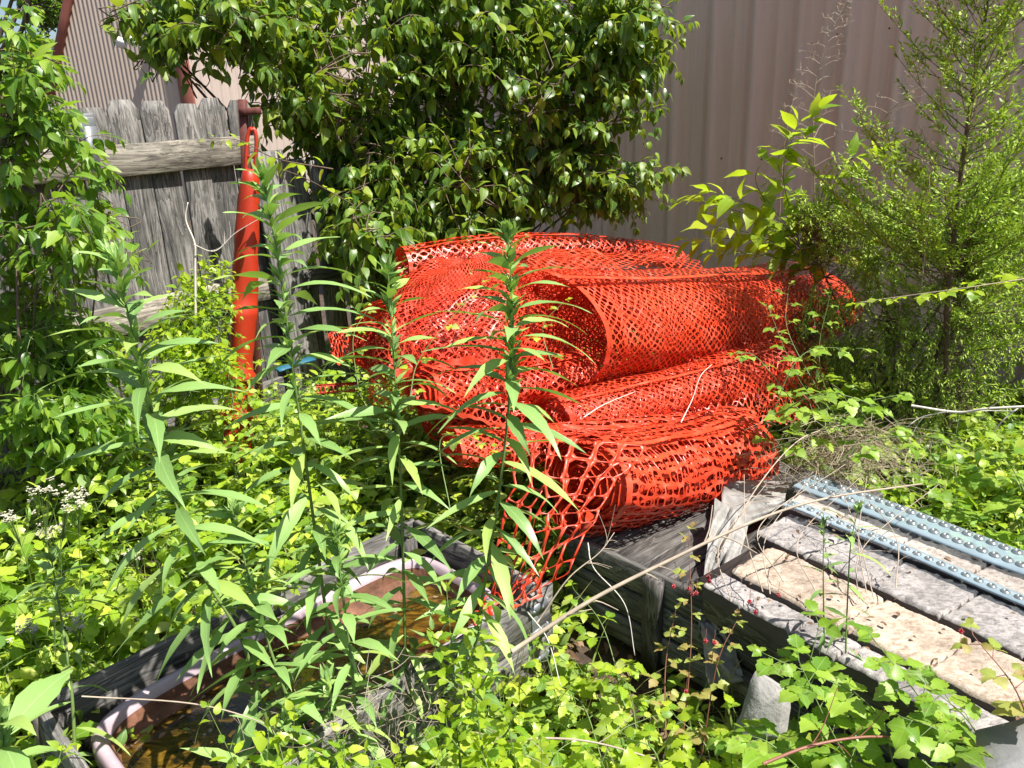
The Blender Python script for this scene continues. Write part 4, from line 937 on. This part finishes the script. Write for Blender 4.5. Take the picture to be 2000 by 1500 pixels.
# yellow-green sapling before the wall
pathshoots('sapling', 'sapling with bright yellow green leaflets against the mauve wall', 'sapling',
    [([(1560, 480, 3.8), (1460, 400, 3.7), (1390, 375, 3.7)], 9), ([(1560, 470, 3.8), (1530, 340, 3.7), (1560, 240, 3.7)], 9), ([(1600, 480, 3.8), (1640, 330, 3.7), (1700, 300, 3.65)], 9), ([(1560, 500, 3.8), (1480, 460, 3.7), (1380, 440, 3.65)], 9), ([(1600, 520, 3.9), (1480, 430, 3.8), (1350, 385, 3.7)], 9), ([(1600, 520, 3.9), (1470, 470, 3.8), (1350, 468, 3.75)], 8), ([(1600, 520, 3.9), (1560, 400, 3.8), (1520, 310, 3.75), (1600, 215, 3.7)], 10),
     ([(1620, 520, 3.9), (1640, 400, 3.8), (1720, 300, 3.7)], 8), ([(1600, 520, 3.9), (1500, 400, 3.8), (1480, 330, 3.7), (1570, 270, 3.7)], 8), ([(1600, 520, 3.9), (1500, 500, 3.7), (1400, 490, 3.7)], 7), ([(1580, 520, 3.9), (1530, 440, 3.7), (1430, 420, 3.7)], 7),
     ([(1610, 520, 3.9), (1560, 470, 3.8), (1490, 380, 3.75)], 8), ([(1640, 540, 3.8), (1700, 440, 3.7), (1760, 420, 3.6)], 8)],
    OVATE, .125, .055, M['lf_yel'], M['stem_g'], droop=.3, arr='opp', ang=55, taper=.1, base=tuple(PZ(1620, 650, 0)*[.8, .8, 0]))
pathshoots('dark_sapling', 'small dark green stem with four leaves shaded against the mauve wall', 'plant', [([(1655, 400, 4.2), (1670, 300, 4.2), (1680, 210, 4.2)], 5)], LANCE, .11, .03, M['lf_bush'], M['bark'], droop=.1, ang=50, k=.4)

# ground cover
def inbin(x, y):
    q = np.stack([x, y], -1)-B0; a = -(q@ub); b_ = q@un; return (a > -.06) & (a < BL_+.08) & (b_ > -.05) & (b_ < BW+.06)
def insid(x, y):
    q = np.stack([x, y], -1)-SO; return ((q@sdv) > -.22) & ((q@sev) > -.06) & ((q@sev) < .70)
def incrate(x, y): return (x > .15) & (x < .95) & (y > 1.75) & (y < 2.9) & ~insid(x, y)
def gheight(x, y):
    h = .16+.10*np.sin(x*3.1+1)*np.cos(y*2.7)+.05*np.sin(x*7+y*5)
    h = h+.22*np.exp(-((x+1.5)**2/.6+(y-2.7)**2/.5)) + .16*np.exp(-((x+.9)**2/.5+(y-3.0)**2/.5))+.12*np.exp(-((x-2.1)**2/.5+(y-2.4)**2/.5))
    return np.clip(h, .06, .6)
lvA = Leaves(OVATE); lvB = Leaves(SERR); lvC = Leaves(LANCE); tg_ = Tubes(); cnt = 0
while cnt < 4300:
    Yv = 1.0+4.6*rng.random()**1.25; Xv = (rng.random()*2-1)*(.78*Yv+.35)
    if Xv+Yv > 6.9: continue
    if inbin(Xv, Yv) or insid(Xv, Yv) or incrate(Xv, Yv): continue
    q = (np.array([Xv, Yv])-F0)@np.array([.8, -.6])
    if q < .05 and Yv < 4.5 and Xv < -1.0: continue
    dens = 1.0
    if .0 < Xv < .62 and 1.05 < Yv < 1.9: dens = .22
    pk = math.sin(Xv*5.3+1.3*math.sin(Yv*3.1))*math.sin(Yv*6.1+2*math.sin(Xv*2.7))
    if pk > .55 and rng.random() < .75: continue
    if rng.random() > dens: continue
    h = gheight(Xv, Yv)*(.35+1.0*rng.random()**1.3)*(1.35 if rng.random() < .12 else 1)
    qa = -((np.array([Xv, Yv])-B0)@ub); qb = (np.array([Xv, Yv])-B0)@un
    if -.1 < qa < BL_+.15 and -.35 < qb < BW+.6: h = min(h, .17 if qb < 0 else .10)
    b_ = np.array([Xv, Yv, -.01]); ln = rng.normal(0, .10, 2); top = b_+np.array([ln[0], ln[1], h])
    pts = curve_pts([b_, b_+np.array([ln[0]*.3, ln[1]*.3, h*.6]), top, top+np.array([ln[0]*.6, ln[1]*.6, .01])], 8); kind = rng.random()*.55+.5*(.5+.5*math.sin(Xv*3.7+Yv*2.9+1.2*math.sin(Yv*5)))*.9; sz_ = (.6+.8*rng.random())*(1.6 if rng.random() < .14 else 1)
    if kind < .45: shoot(lvB, tg_, pts, 5, (.060*sz_), (.042*sz_), .0016, 'alt', 65, .25, .5, .2, 1, .3, .3, .03, .2, tri=True, sides=3)
    elif kind < .85: shoot(lvA, tg_, pts, 6, (.046*sz_), (.028*sz_), .0014, 'opp', 68, .2, .5, .15, 1, .35, .3, .008, .2, sides=3)
    else: shoot(lvC, tg_, pts, 8, (.075*sz_), (.016*sz_), .0014, 'spiral', 50, .2, .8, .15, 1, .35, .3, .005, .2, sides=3)
    cnt += 1
o = lvB.build('ground_cover', M['lf_ground']); tag(o, 'low tangle of three part leaves carpeting the ground', 'ground cover', kind='stuff')
o = lvA.build('ground_cover', M['lf_ground']); tag(o, 'small oval leaves of creeping weeds carpeting the ground', 'ground cover', kind='stuff')
o = lvC.build('weeds', M['lf_ground']); tag(o, 'narrow leaved short weeds scattered over the ground', 'weeds', kind='stuff')
o = tg_.build('weed_stems', M['stem_g']); tag(o, 'thin stems of the ground weeds', 'weeds', kind='stuff')
gr = Leaves(LANCE)
for i in range(2600):
    Yv = 1.05+3.2*rng.random(); Xv = (rng.random()*2-1)*(.75*Yv+.3)
    if inbin(Xv, Yv) or insid(Xv, Yv) or incrate(Xv, Yv): continue
    a_ = nrmz(np.array([rng.normal(0, .45), rng.normal(0, .45), 1.0])); gr.add(np.array([Xv, Yv, 0]), a_, .12+.22*rng.random()**1.5, .0055, .9, .1, n=np.append(rng.normal(0, 1, 2), .2))
o = gr.build('grass', leafmat('grass_blade', [(.10, .22, .03), (.20, .32, .05), (.42, .38, .16), (.34, .28, .15)], .3, .5, (.5, .6, .1))); tag(o, 'thin green and dry grass blades standing among the weeds', 'grass', kind='stuff')
# dead leaf litter
ll = Leaves(OVATE)
for i in range(5000):
    Yv = 1.0+3.6*rng.random(); Xv = (rng.random()*2-1)*(.75*Yv+.3)
    if inbin(Xv, Yv): continue
    ll.add(np.array([Xv, Yv, .008+.02*rng.random()]), np.append(rng.normal(0, 1, 2), rng.normal(0, .15)), .03+.03*rng.random(), .02, .8, .2, rnd=.6)
o = ll.build('leaf_litter', leafmat('dry_leaf', [(.16, .09, .05), (.26, .17, .10), (.10, .05, .03), (.34, .26, .18)], .1, .7, (.4, .3, .1), vein=(.12, .07, .04))); tag(o, 'dry brown fallen leaves on the soil', 'leaf litter', kind='stuff')

# goldenrods
GR = 'tall goldenrod plants in the foreground'
def goldenrod(label, path, n, L=.135, W=.026, r=.0048, bud=True, g=GR, tipL=.35):
    ctrl = [P(*c) for c in path]
    root = empty('goldenrod', tuple(ctrl[0]), label, 'plant', g); lv = Leaves(GOLD); tb = Tubes(); pts = curve_pts(ctrl, 60)
    rad = np.linspace(r, r*.3, 60); tb.add(pts, 0, radii=rad, sides=7)
    ph = rng.random()*6; 
    for i in range(n):
        t = .03+.97*(i/(n-1)); x = min(t, .9999)*59; j = int(x); p = pts[j]+(pts[j+1]-pts[j])*(x-j); d = nrmz(pts[j+1]-pts[j])
        f = ph+i*2.399+rng.normal(0, .2); b_ = nrmz(np.cross(d, [0, 1.0, 0])); c_ = np.cross(d, b_); rd = b_*math.cos(f)+c_*math.sin(f)
        s_ = min(1, .55+t*2.2)*(1 if t < .78 else 1-(t-.78)/.22*(1-tipL)); s_ *= .75+.5*rng.random()
        if rng.random() < .06: continue
        al = R(66-22*max(0, (t-.7)/.3)); ax = nrmz(d*math.cos(al)+rd*math.sin(al)+np.array([0, 0, -.15-.75*max(0, .75-t)*rng.random()**.6*1.4]))
        lv.add(p, ax, L*s_, W*(.6+.4*s_)*1.05, (.35+1.1*rng.random()*(1.15-t*.6)), .22, n=d+rng.normal(0, .2, 3))
        if t > .55 and rng.random() < .75:
            for q_ in range(3):   # tuft of tiny leaves in the axil
                ax2 = nrmz(ax*.6+d*.9+rng.normal(0, .35, 3)); lv.add(p, ax2, L*.26*(.7+.6*rng.random()), W*.42, .5, .25, n=d+rng.normal(0, .3, 3))
    tip = pts[-1]; d = nrmz(pts[-1]-pts[-3])
    for q_ in range(12): lv.add(tip-d*.02*rng.random(), nrmz(d+rng.normal(0, .45, 3)), L*.3*(.5+.6*rng.random()), W*.4, .4, .3, n=rng.normal(0, 1, 3))
    tb.build('stem', M['stem_g'], root); lv.build('foliage', M['lf_gold'], root); return root
goldenrod('tall leaning goldenrod, leftmost of the big ones, in front of the tub left end', [(560, 1560, 1.42), (480, 1270, 1.46), (390, 1110, 1.48), (330, 940, 1.5), (280, 740, 1.5), (228, 515, 1.5)], 104, .20, .029)
goldenrod('tall goldenrod standing in front of the orange tube', [(665, 1500, 1.55), (640, 1230, 1.57), (605, 960, 1.6), (575, 740, 1.62), (545, 520, 1.65), (515, 350, 1.68)], 110, .185, .027)
goldenrod('straight goldenrod just left of the netting dome', [(795, 1480, 1.58), (790, 1200, 1.6), (783, 950, 1.62), (772, 740, 1.65), (758, 530, 1.68)], 90, .17, .025)
goldenrod('tallest central goldenrod rising over the netting heap', [(905, 1420, 1.58), (940, 1180, 1.6), (975, 960, 1.6), (996, 760, 1.62), (1000, 600, 1.65), (992, 455, 1.68)], 108, .175, .026)
goldenrod('middle height goldenrod between the two left tall ones', [(640, 1580, 1.36), (560, 1360, 1.42), (500, 1180, 1.48), (455, 1000, 1.52)], 56, .16, .026)
goldenrod('short goldenrod before the tub middle, right of the leaning one', [(700, 1560, 1.34), (690, 1330, 1.44), (668, 1150, 1.5), (655, 1040, 1.52)], 46, .15, .024)
goldenrod('short goldenrod at the far left edge, before the dark shrub', [(150, 1580, 1.4), (140, 1350, 1.5), (115, 1180, 1.6), (100, 1090, 1.62)], 26, .13, .022)
goldenrod('goldenrod stub rising over the tub front board', [(690, 1560, 1.3), (655, 1420, 1.36), (640, 1330, 1.4)], 12, .15, .032, bud=False)
goldenrod('thin goldenrod growing between the stone siding rows, left one', [(1610, 1260, 1.5), (1608, 1130, 1.52), (1608, 1020, 1.55)], 16, .075, .010, .0022, g='thin goldenrods by the stone siding')
goldenrod('thin dark stemmed goldenrod over the stone siding, right one', [(1650, 1330, 1.45), (1655, 1180, 1.5), (1662, 1060, 1.52), (1678, 990, 1.53)], 18, .085, .011, .0024, g='thin goldenrods by the stone siding')
goldenrod('large goldenrod leaves entering at the bottom left corner', [(20, 1640, 1.15), (10, 1500, 1.2), (0, 1400, 1.22)], 14, .20, .046)
goldenrod('short goldenrod in the lower left weeds beside the frame', [(430, 1620, 1.25), (500, 1500, 1.3), (560, 1400, 1.34)], 16, .15, .034)
# light green bushy weeds in front of the tub right half
for k, (lab, pth) in enumerate([('bushy light green weed over the tub front right corner', [([(900, 1520, 1.35), (890, 1360, 1.4), (872, 1150, 1.5)], 22), ([(893, 1330, 1.42), (930, 1260, 1.42), (945, 1190, 1.42)], 10), ([(893, 1340, 1.42), (860, 1300, 1.42), (845, 1240, 1.42)], 8), ([(895, 1400, 1.4), (940, 1340, 1.36), (960, 1300, 1.36)], 9)]),
                                ('bushy light green weed low in the bottom centre', [([(960, 1580, 1.25), (940, 1450, 1.3), (925, 1340, 1.33)], 14), ([(940, 1480, 1.3), (990, 1430, 1.28), (1010, 1380, 1.28)], 8), ([(930, 1500, 1.3), (880, 1440, 1.28), (870, 1400, 1.28)], 8)])]):
    pathshoots('bushy_weed', lab, 'weed', pth, SERR, .052, .022, M['lf_yel'] if k else M['lf_ground'], M['stem_g'], 'bushy light green weeds', droop=.15, ang=55)

# yarrow / fleabane
M['petal'] = simple('white_petals', (.50, .48, .36), .7, var=.1)
for k, (lab, stems) in enumerate([('tall white flowering weed at the left edge', [(110, 1300, 80, 960, 1.9), (105, 1280, 130, 985, 1.9), (60, 1280, 20, 1010, 1.85)]), ('white flowering weed second cluster, beside the dark shrub', [(150, 1290, 150, 965, 2.0), (160, 1290, 100, 1035, 1.95)]),
                                  ('small white flowers low in the weeds left of the tub', [(190, 1400, 140, 1220, 1.7), (120, 1420, 60, 1230, 1.65), (300, 1240, 265, 1080, 2.1)])]):
    root = empty('white_wildflower', tuple(P(stems[0][0], stems[0][1], stems[0][4])), lab, 'flower', 'white wildflowers at the left'); lf = Leaves(LANCE)
    for (x0, y0, x1, y1, Yd) in stems:
        tb = Tubes(); pl = Leaves(SMALL); a = P(x0, y0, Yd); b_ = P(x1, y1, Yd); c_ = curve_pts([a, (a+b_)/2+rng.normal(0, .01, 3), b_], 14); shoot(lf, tb, c_, 8, .05, .008, .0018, 'spiral', 50, .1, .5)
        for q_ in range(13):
            h_ = b_+np.array([rng.normal(0, .019), rng.normal(0, .019), rng.normal(0, .008)]); tb.add(np.array([c_[-4], h_]), .0008, .0006, 3, cap=False)
            for z_ in range(9):
                an = z_*.7+rng.random(); pl.add(h_+rng.normal(0, .003, 3), (math.cos(an), math.sin(an), .25), .007+.003*rng.random(), .0055, .3, .1, n=(0, 0, 1))
        tb.build('stem', M['stem_g'], root); pl.build('flower_head', M['petal'], root)
    lf.build('foliage', M['lf_ground'], root)

# brambles
M['berry'] = simple('red_berry', (.30, .01, .02), .25, var=.5, vs=60); M['berryd'] = simple('dark_berry', (.06, .008, .015), .25, var=.4, vs=60)
def berries(lst):
    def f(lv, tb, root):
        V = []; F = []; n = 0
        for (px, py, Yd) in lst:
            c0 = P(px, py, Yd)
            for j in range(13):
                z_ = 1-2*(j+.5)/13; rr = math.sqrt(1-z_*z_); an = j*2.4; c1 = c0+np.array([rr*math.cos(an), rr*math.sin(an), z_])*.0042
                vv, ff = lathe([(.0002, -.0022), (.0018, -.0012), (.0024, 0), (.0018, .0012), (.0002, .0022)], 6); V.append(vv+c1); F.append(ff+n); n += len(vv)
            tb.add(np.array([c0+[0, 0, .004], c0+[.004, .01, .03]]), .0007, .0006, 3, cap=False)
        mesh_np('berries', np.concatenate(V), [np.concatenate(F)], M['berry'], root, True)
    return f
BG = 'bramble stems arching through the yard'
def bramble(label, paths, L=.06, W=.042, mat='lf_bramble', st='stem_g', br_=None, pet=.035, **kw):
    return pathshoots('bramble', label, 'bramble', paths, SERR, L, W, M[mat], M[st], BG, kw.pop('droop', .2), 'alt', 62, .5, True, pet, .0022, extra=berries(br_) if br_ else None, **kw)
bramble('bramble spreading over the right end of the netting heap', [([(1650, 860, 2.6), (1560, 740, 2.6), (1500, 600, 2.7)], 14), ([(1640, 850, 2.6), (1600, 700, 2.7), (1620, 580, 2.8)], 12), ([(1560, 800, 2.5), (1480, 700, 2.6), (1440, 690, 2.6)], 7), ([(1620, 800, 2.6), (1540, 650, 2.8), (1540, 560, 2.9)], 9)], .048, .034, br_=[(1637, 610, 2.68), (1480, 775, 2.45), (1590, 640, 2.7)])
bramble('large leafed bramble arching left to right below the heap end', [([(1490, 830, 2.4), (1600, 770, 2.3), (1720, 800, 2.25), (1830, 900, 2.15)], 15), ([(1500, 880, 2.3), (1600, 840, 2.3), (1680, 790, 2.3), (1760, 770, 2.3)], 10), ([(1640, 900, 2.2), (1700, 860, 2.2), (1840, 860, 2.1), (1870, 950, 2.1)], 10), ([(1480, 900, 2.4), (1560, 700, 2.5), (1680, 680, 2.6)], 9)], .062, .044)
bramble('yellow green runner crossing the cedar at right', [([(2030, 540, 2.5), (1900, 560, 2.5), (1790, 575, 2.55), (1680, 590, 2.6)], 13)], .05, .034, mat='lf_yel', st='straw')
bramble('bramble clump filling the right edge above the blue strips', [([(2010, 1090, 2.0), (1960, 960, 2.05), (1880, 900, 2.1)], 9), ([(2040, 1080, 1.9), (2000, 960, 1.95), (1950, 870, 2.0)], 9), ([(1900, 1040, 2.2), (1850, 960, 2.25), (1800, 930, 2.3)], 8), ([(2080, 1000, 1.9), (2020, 880, 2.0), (1990, 820, 2.1)], 8), ([(1990, 1070, 2.05), (1900, 1010, 2.1), (1830, 990, 2.2)], 8)], .062, .044)
bramble('bramble with spotted leaves below the siding, bottom right', [([(1560, 1600, 1.2), (1560, 1400, 1.28), (1600, 1220, 1.38)], 10), ([(1760, 1560, 1.2), (1700, 1380, 1.25), (1500, 1280, 1.3)], 13), ([(1700, 1560, 1.15), (1620, 1420, 1.2), (1560, 1290, 1.28)], 11), ([(1880, 1560, 1.15), (1820, 1400, 1.2), (1700, 1240, 1.3)], 12), ([(1950, 1560, 1.1), (1900, 1420, 1.15), (1790, 1320, 1.2)], 10), ([(1620, 1560, 1.15), (1500, 1450, 1.2), (1420, 1440, 1.25)], 10), ([(1800, 1560, 1.1), (1840, 1440, 1.12), (1760, 1400, 1.15)], 9)], .062, .047, br_=[(1877, 1233, 1.35), (1875, 1262, 1.34)])
bramble('bramble at the bottom right edge with dark purple leaves', [([(2040, 1540, 1.1), (1990, 1360, 1.15), (1900, 1240, 1.25)], 9), ([(2060, 1480, 1.1), (2010, 1330, 1.15)], 5)], .045, .034, mat='lf_berry', st='stem_r')
bramble('bramble with yellow leaves and red berries below the tarp', [([(1330, 1480, 1.5), (1350, 1250, 1.6), (1345, 1040, 1.75)], 15), ([(1370, 1480, 1.5), (1400, 1300, 1.55), (1440, 1210, 1.6)], 10), ([(1300, 1440, 1.5), (1300, 1300, 1.6), (1320, 1190, 1.65)], 10)], .034, .024, mat='lf_berry', st='stem_r',
        br_=[(1316, 1145, 1.62), (1345, 1150, 1.62), (1352, 1160, 1.61), (1360, 1158, 1.62), (1383, 1127, 1.65), (1385, 1135, 1.65), (1464, 1175, 1.6), (1475, 1195, 1.58), (1340, 1350, 1.5), (1378, 1252, 1.55), (1395, 1255, 1.55), (1520, 1162, 1.55)], pet=.02)
bramble('bramble leaves in the shade between the frame and the crate', [([(1100, 1470, 1.6), (1080, 1330, 1.7), (1060, 1260, 1.75)], 8), ([(1180, 1500, 1.5), (1140, 1380, 1.6), (1090, 1350, 1.6)], 8), ([(1250, 1480, 1.5), (1230, 1350, 1.6), (1200, 1310, 1.6)], 8), ([(1150, 1560, 1.35), (1200, 1440, 1.4), (1270, 1400, 1.45)], 9), ([(1230, 1420, 1.6), (1180, 1230, 1.8), (1120, 1150, 1.9)], 9)], .05, .036, mat='lf_ground')
bramble('bramble clump along the bottom centre of the picture', [([(1050, 1580, 1.3), (1080, 1480, 1.35), (1130, 1440, 1.4)], 8), ([(1300, 1580, 1.25), (1280, 1470, 1.3), (1220, 1440, 1.35)], 8), ([(1400, 1580, 1.2), (1380, 1460, 1.3), (1320, 1400, 1.35)], 9), ([(1180, 1580, 1.25), (1180, 1500, 1.3), (1150, 1470, 1.3)], 7), ([(1480, 1600, 1.15), (1430, 1500, 1.2), (1440, 1400, 1.3)], 8)], .045, .033, mat='lf_yel')
bramble('creeper sprays climbing over the left of the netting heap', [([(880, 1000, 2.1), (860, 860, 2.25), (930, 860, 2.2), (980, 880, 2.15)], 10), ([(800, 780, 2.4), (820, 700, 2.5), (900, 600, 2.6), (960, 540, 2.75)], 9), ([(1080, 720, 2.5), (1060, 640, 2.6), (1100, 590, 2.65)], 5), ([(700, 760, 2.7), (690, 660, 2.8), (720, 600, 2.9)], 8)], .034, .024, mat='lf_ground', pet=.02)
bramble('pale vine leaves over the rear board of the wooden frame', [([(560, 1180, 1.9), (540, 1100, 1.95), (500, 1130, 1.9)], 7), ([(480, 1300, 1.75), (520, 1200, 1.8), (560, 1140, 1.85)], 7), ([(400, 1200, 1.85), (470, 1130, 1.95), (560, 1080, 2.0)], 8)], .04, .03, mat='lf_yel', pet=.02)

# straw mound
tb = Tubes(); 
for i in range(420):
    c0 = P(1660+rng.normal(0, 75), 890+rng.normal(0, 32), 2.45+rng.normal(0, .12)); d = nrmz(rng.normal(0, 1, 3)*[1, .7, .45]); l_ = .08+.16*rng.random()
    tb.add(curve_pts([c0-d*l_/2, c0+rng.normal(0, .012, 3)+[0, 0, .02], c0+d*l_/2-[0, 0, .02]], 6), .0011, .0007, 3, cap=False)
o = tb.build('dry_grass', M['straw']); tag(o, 'mound of tangled dry grass stems behind the blue strips', 'dry grass', kind='stuff')
# sticks
def stick(name, label, ctrl, r, r2, mat, side=0, g=None):
    root_pts = curve_pts([P(*c) for c in ctrl], 30); t = Tubes(); t.add(root_pts, r, r2, 6)
    for k in range(side):
        j = rng.integers(4, 27); d = nrmz(root_pts[j+1]-root_pts[j]); o_ = nrmz(np.cross(d, rng.normal(0, 1, 3))); l_ = (.03+.07*rng.random())
        t.add(curve_pts([root_pts[j], root_pts[j]+(d*.7+o_*.6)*l_*.5, root_pts[j]+(d*.8+o_*.9)*l_], 5), r*.4, r*.2, 4, cap=False)
    o = t.build(name, mat); return tag(o, label, 'stick', g)
SG = 'bare sticks lying over the yard'
stick('dead_stick', 'long straight bare stick crossing from the frame corner to the tarp', [(1000, 1272, 1.5), (1150, 1175, 1.55), (1300, 1098, 1.6), (1480, 1015, 1.65), (1620, 972, 1.75), (1800, 945, 1.9)], .0058, .002, M['deadtwig'], 9, SG)
stick('dead_stick', 'thin forked twig rising from the frame corner to the spiral roll', [(1050, 1215, 1.62), (1110, 1130, 1.66), (1170, 1080, 1.7), (1200, 1040, 1.75)], .0022, .001, M['deadtwig'], 6, SG)
stick('dead_stick', 'thin pale stem hanging from the spiral roll down to the weeds', [(1148, 1060, 1.78), (1160, 1110, 1.72), (1220, 1180, 1.66), (1240, 1280, 1.6)], .0018, .001, M['deadpale'], 0, SG)
stick('dead_stick', 'pale thin stem crossing the stick near the frame bracket', [(1030, 1195, 1.6), (1070, 1250, 1.58), (1095, 1340, 1.52)], .0018, .0012, M['deadpale'], 0, SG)
stick('dead_stick', 'thin thorny twig arching over the tub water', [(160, 1360, 1.3), (380, 1375, 1.28), (520, 1415, 1.27), (640, 1480, 1.25), (800, 1540, 1.2)], .0016, .001, M['deadtwig'], 6, SG)
stick('dead_stick', 'pale curved stick along the bottom centre', [(960, 1452, 1.3), (1060, 1442, 1.3), (1160, 1450, 1.3), (1280, 1482, 1.28)], .0028, .0018, M['deadtwig'], 3, SG)
stick('dead_stick', 'reddish bramble cane near the bottom right', [(1490, 1492, 1.12), (1580, 1458, 1.14), (1680, 1440, 1.16), (1775, 1441, 1.18)], .0034, .0022, M['stem_r'], 5, SG)
stick('dead_stick', 'white dead twig poking in at the right edge', [(1780, 792, 2.2), (1870, 805, 2.15), (1930, 798, 2.1), (2040, 792, 2.05)], .0035, .0035, M['deadpale'], 2, SG)
stick('dead_stick', 'short white twig fork hanging below the right edge twig', [(1990, 796, 2.08), (1960, 820, 2.08), (1930, 858, 2.1)], .0026, .0014, M['deadpale'], 0, SG)
stick('dead_stick', 'white twig tip left of the right edge twig', [(1850, 804, 2.15), (1800, 815, 2.2), (1770, 835, 2.2)], .0022, .001, M['deadpale'], 1, SG)
stick('dead_stick', 'pale bare forked branch standing before the fence', [(382, 640, 2.9), (381, 520, 2.92), (380, 475, 2.93), (363, 430, 2.95), (367, 395, 2.96)], .0055, .002, M['deadpale'], 0, SG)
stick('dead_stick', 'thin dead twig slanting left of the orange tube', [(378, 478, 2.9), (420, 490, 2.95), (460, 455, 2.98), (510, 425, 3.0)], .0022, .001, M['deadpale'], 4, SG)
stick('dead_stick', 'bent grey cane lying over the tarp and siding end', [(1400, 1090, 1.8), (1480, 950, 2.0), (1560, 860, 2.2), (1640, 830, 2.3)], .0022, .0015, M['deadtwig'], 4, SG)
stick('dead_stick', 'pale dry stem lying across the front ridge of the heap', [(1330, 825, 2.35), (1352, 780, 2.45), (1368, 735, 2.5), (1390, 712, 2.6)], .002, .001, M['deadpale'], 0, SG)
stick('dead_stick', 'second dry stem lying in the fold left of the middle roll', [(1140, 815, 2.3), (1180, 790, 2.4), (1240, 765, 2.55)], .002, .001, M['deadpale'], 1, SG)
for k in range(9):
    x0 = 1420+rng.random()*330; y0 = 1130+rng.random()*60; 
    stick('dead_stick', 'one of the very fine dry stems over the siding end', [(x0, y0, 1.62), (x0+rng.normal(0, 30), y0-110, 1.75), (x0+rng.normal(20, 70), y0-230, 1.95)], .0016, .0008, M['deadtwig'], 4, 'fine dry stems over the siding end')
# dried stalks against the wall
def stalk(label, ctrl, n, r=.003, l0=.26):
    pts = curve_pts([P(*c) for c in ctrl], 40); t = Tubes(); t.add(pts, r, r*.4, 5)
    for i in range(n):
        f = .25+.73*i/n; j = int(f*39); s_ = 1 if i % 2 else -1; l_ = l0*(1.05-f)*(.7+.5*rng.random()); d = np.array([s_*.85, rng.normal(0, .5), .38+.2*rng.random()])
        c_ = curve_pts([pts[j], pts[j]+d*l_*.5, pts[j]+d*l_+[0, 0, -.02]], 6); t.add(c_, .0011, .0006, 3, cap=False)
        for m_ in range(5): q = c_[rng.integers(2, 6)]; t.add(np.array([q, q+rng.normal(0, .010, 3)+[0, 0, .008]]), .0008, .0012, 3, cap=False)
    return tag(t.build('dried_stalk', M['deadtwig']), label, 'dried stalk', 'dried weed stalks against the wall')
stalk('tall dried brown stalk with feathery side twigs against the wall', [(1595, 520, 3.9), (1590, 330, 3.85), (1592, 170, 3.85), (1625, 60, 3.85), (1660, -10, 3.85)], 34)
stalk('dried stalk leaning right towards the cedar', [(1660, 360, 3.8), (1720, 240, 3.75), (1780, 175, 3.7), (1815, 110, 3.7)], 16, .002, .2)
stalk('short dark dried stalk left of the feathery one', [(1520, 480, 4.0), (1530, 300, 4.0), (1550, 190, 4.0), (1565, 130, 4.0)], 16, .0025, .14)
stalk('dried stem arching in front of the cedar trunk', [(1800, 560, 3.0), (1815, 400, 3.0), (1808, 280, 3.0), (1790, 240, 3.0)], 5, .0025, .1)
# roots / dead weed tangle in front of the tub
tb = Tubes()
for i in range(150):
    c0 = P(760+rng.normal(0, 90), 1400+rng.normal(0, 50), 1.38+rng.normal(0, .06)); d = nrmz(rng.normal(0, 1, 3)); l_ = .03+.08*rng.random()
    tb.add(curve_pts([c0, c0+d*l_*.5+rng.normal(0, .006, 3), c0+d*l_], 5), .0009, .0005, 3, cap=False)
o = tb.build('dead_weed_tangle', M['deadtwig']); tag(o, 'fine dead weed tangle in front of the tub frame', 'dead weeds', kind='stuff')

# weeds crowding the front of the wooden frame
for k, (x0, lab) in enumerate([(520, 'leafy weed at the bottom edge before the frame board'), (600, 'leafy weed before the middle of the frame board'), (730, 'leafy weed before the right half of the frame board'), (1010, 'leafy weed right of the frame bracket'), (60, 'leafy weed at the bottom left corner')]):
    pathshoots('leafy_weed', lab, 'weed', [([(x0+dx, 1600, 1.18), (x0+dx*1.6, 1510, 1.22), (x0+dx*2.2+rng.normal(0, 12), 1440+rng.normal(0, 25), 1.25)], 8) for dx in (-34, 0, 30)], SERR if k % 2 else OVATE, .044, .026, M['lf_ground'] if k % 3 else M['lf_yel'], M['stem_g'], 'leafy weeds along the bottom edge', droop=.1, ang=58, r=.0018)

# fallen bits on the water, the stones and the netting
fl = Leaves(OVATE)
for i in range(70):
    a_ = rng.uniform(.1, 1.05); b2 = rng.uniform(.09, BW-.09); q = bp(a_, b2, .179); fl.add(np.array(q), np.append(rng.normal(0, 1, 2), .05), .012+.022*rng.random(), .010, .5, .2, rnd=.2)
o = fl.build('floating_debris', bpy.data.materials['dry_leaf']); tag(o, 'small dry leaves and bits floating on the tub water', 'debris', kind='stuff')
fl = Leaves(OVATE)
for i in range(90):
    u_ = rng.uniform(0, .8); v_ = rng.uniform(-.02, .58); fl.add(np.array(sp_(u_, v_, .43 if v_ < .25 else .452)), np.append(rng.normal(0, 1, 2), .1), .008+.02*rng.random()**2, .009, .7, .2, rnd=.3)
o = fl.build('leaf_litter', bpy.data.materials['dry_leaf']); tag(o, 'dry leaf crumbs scattered on the stone siding', 'leaf litter', kind='stuff')
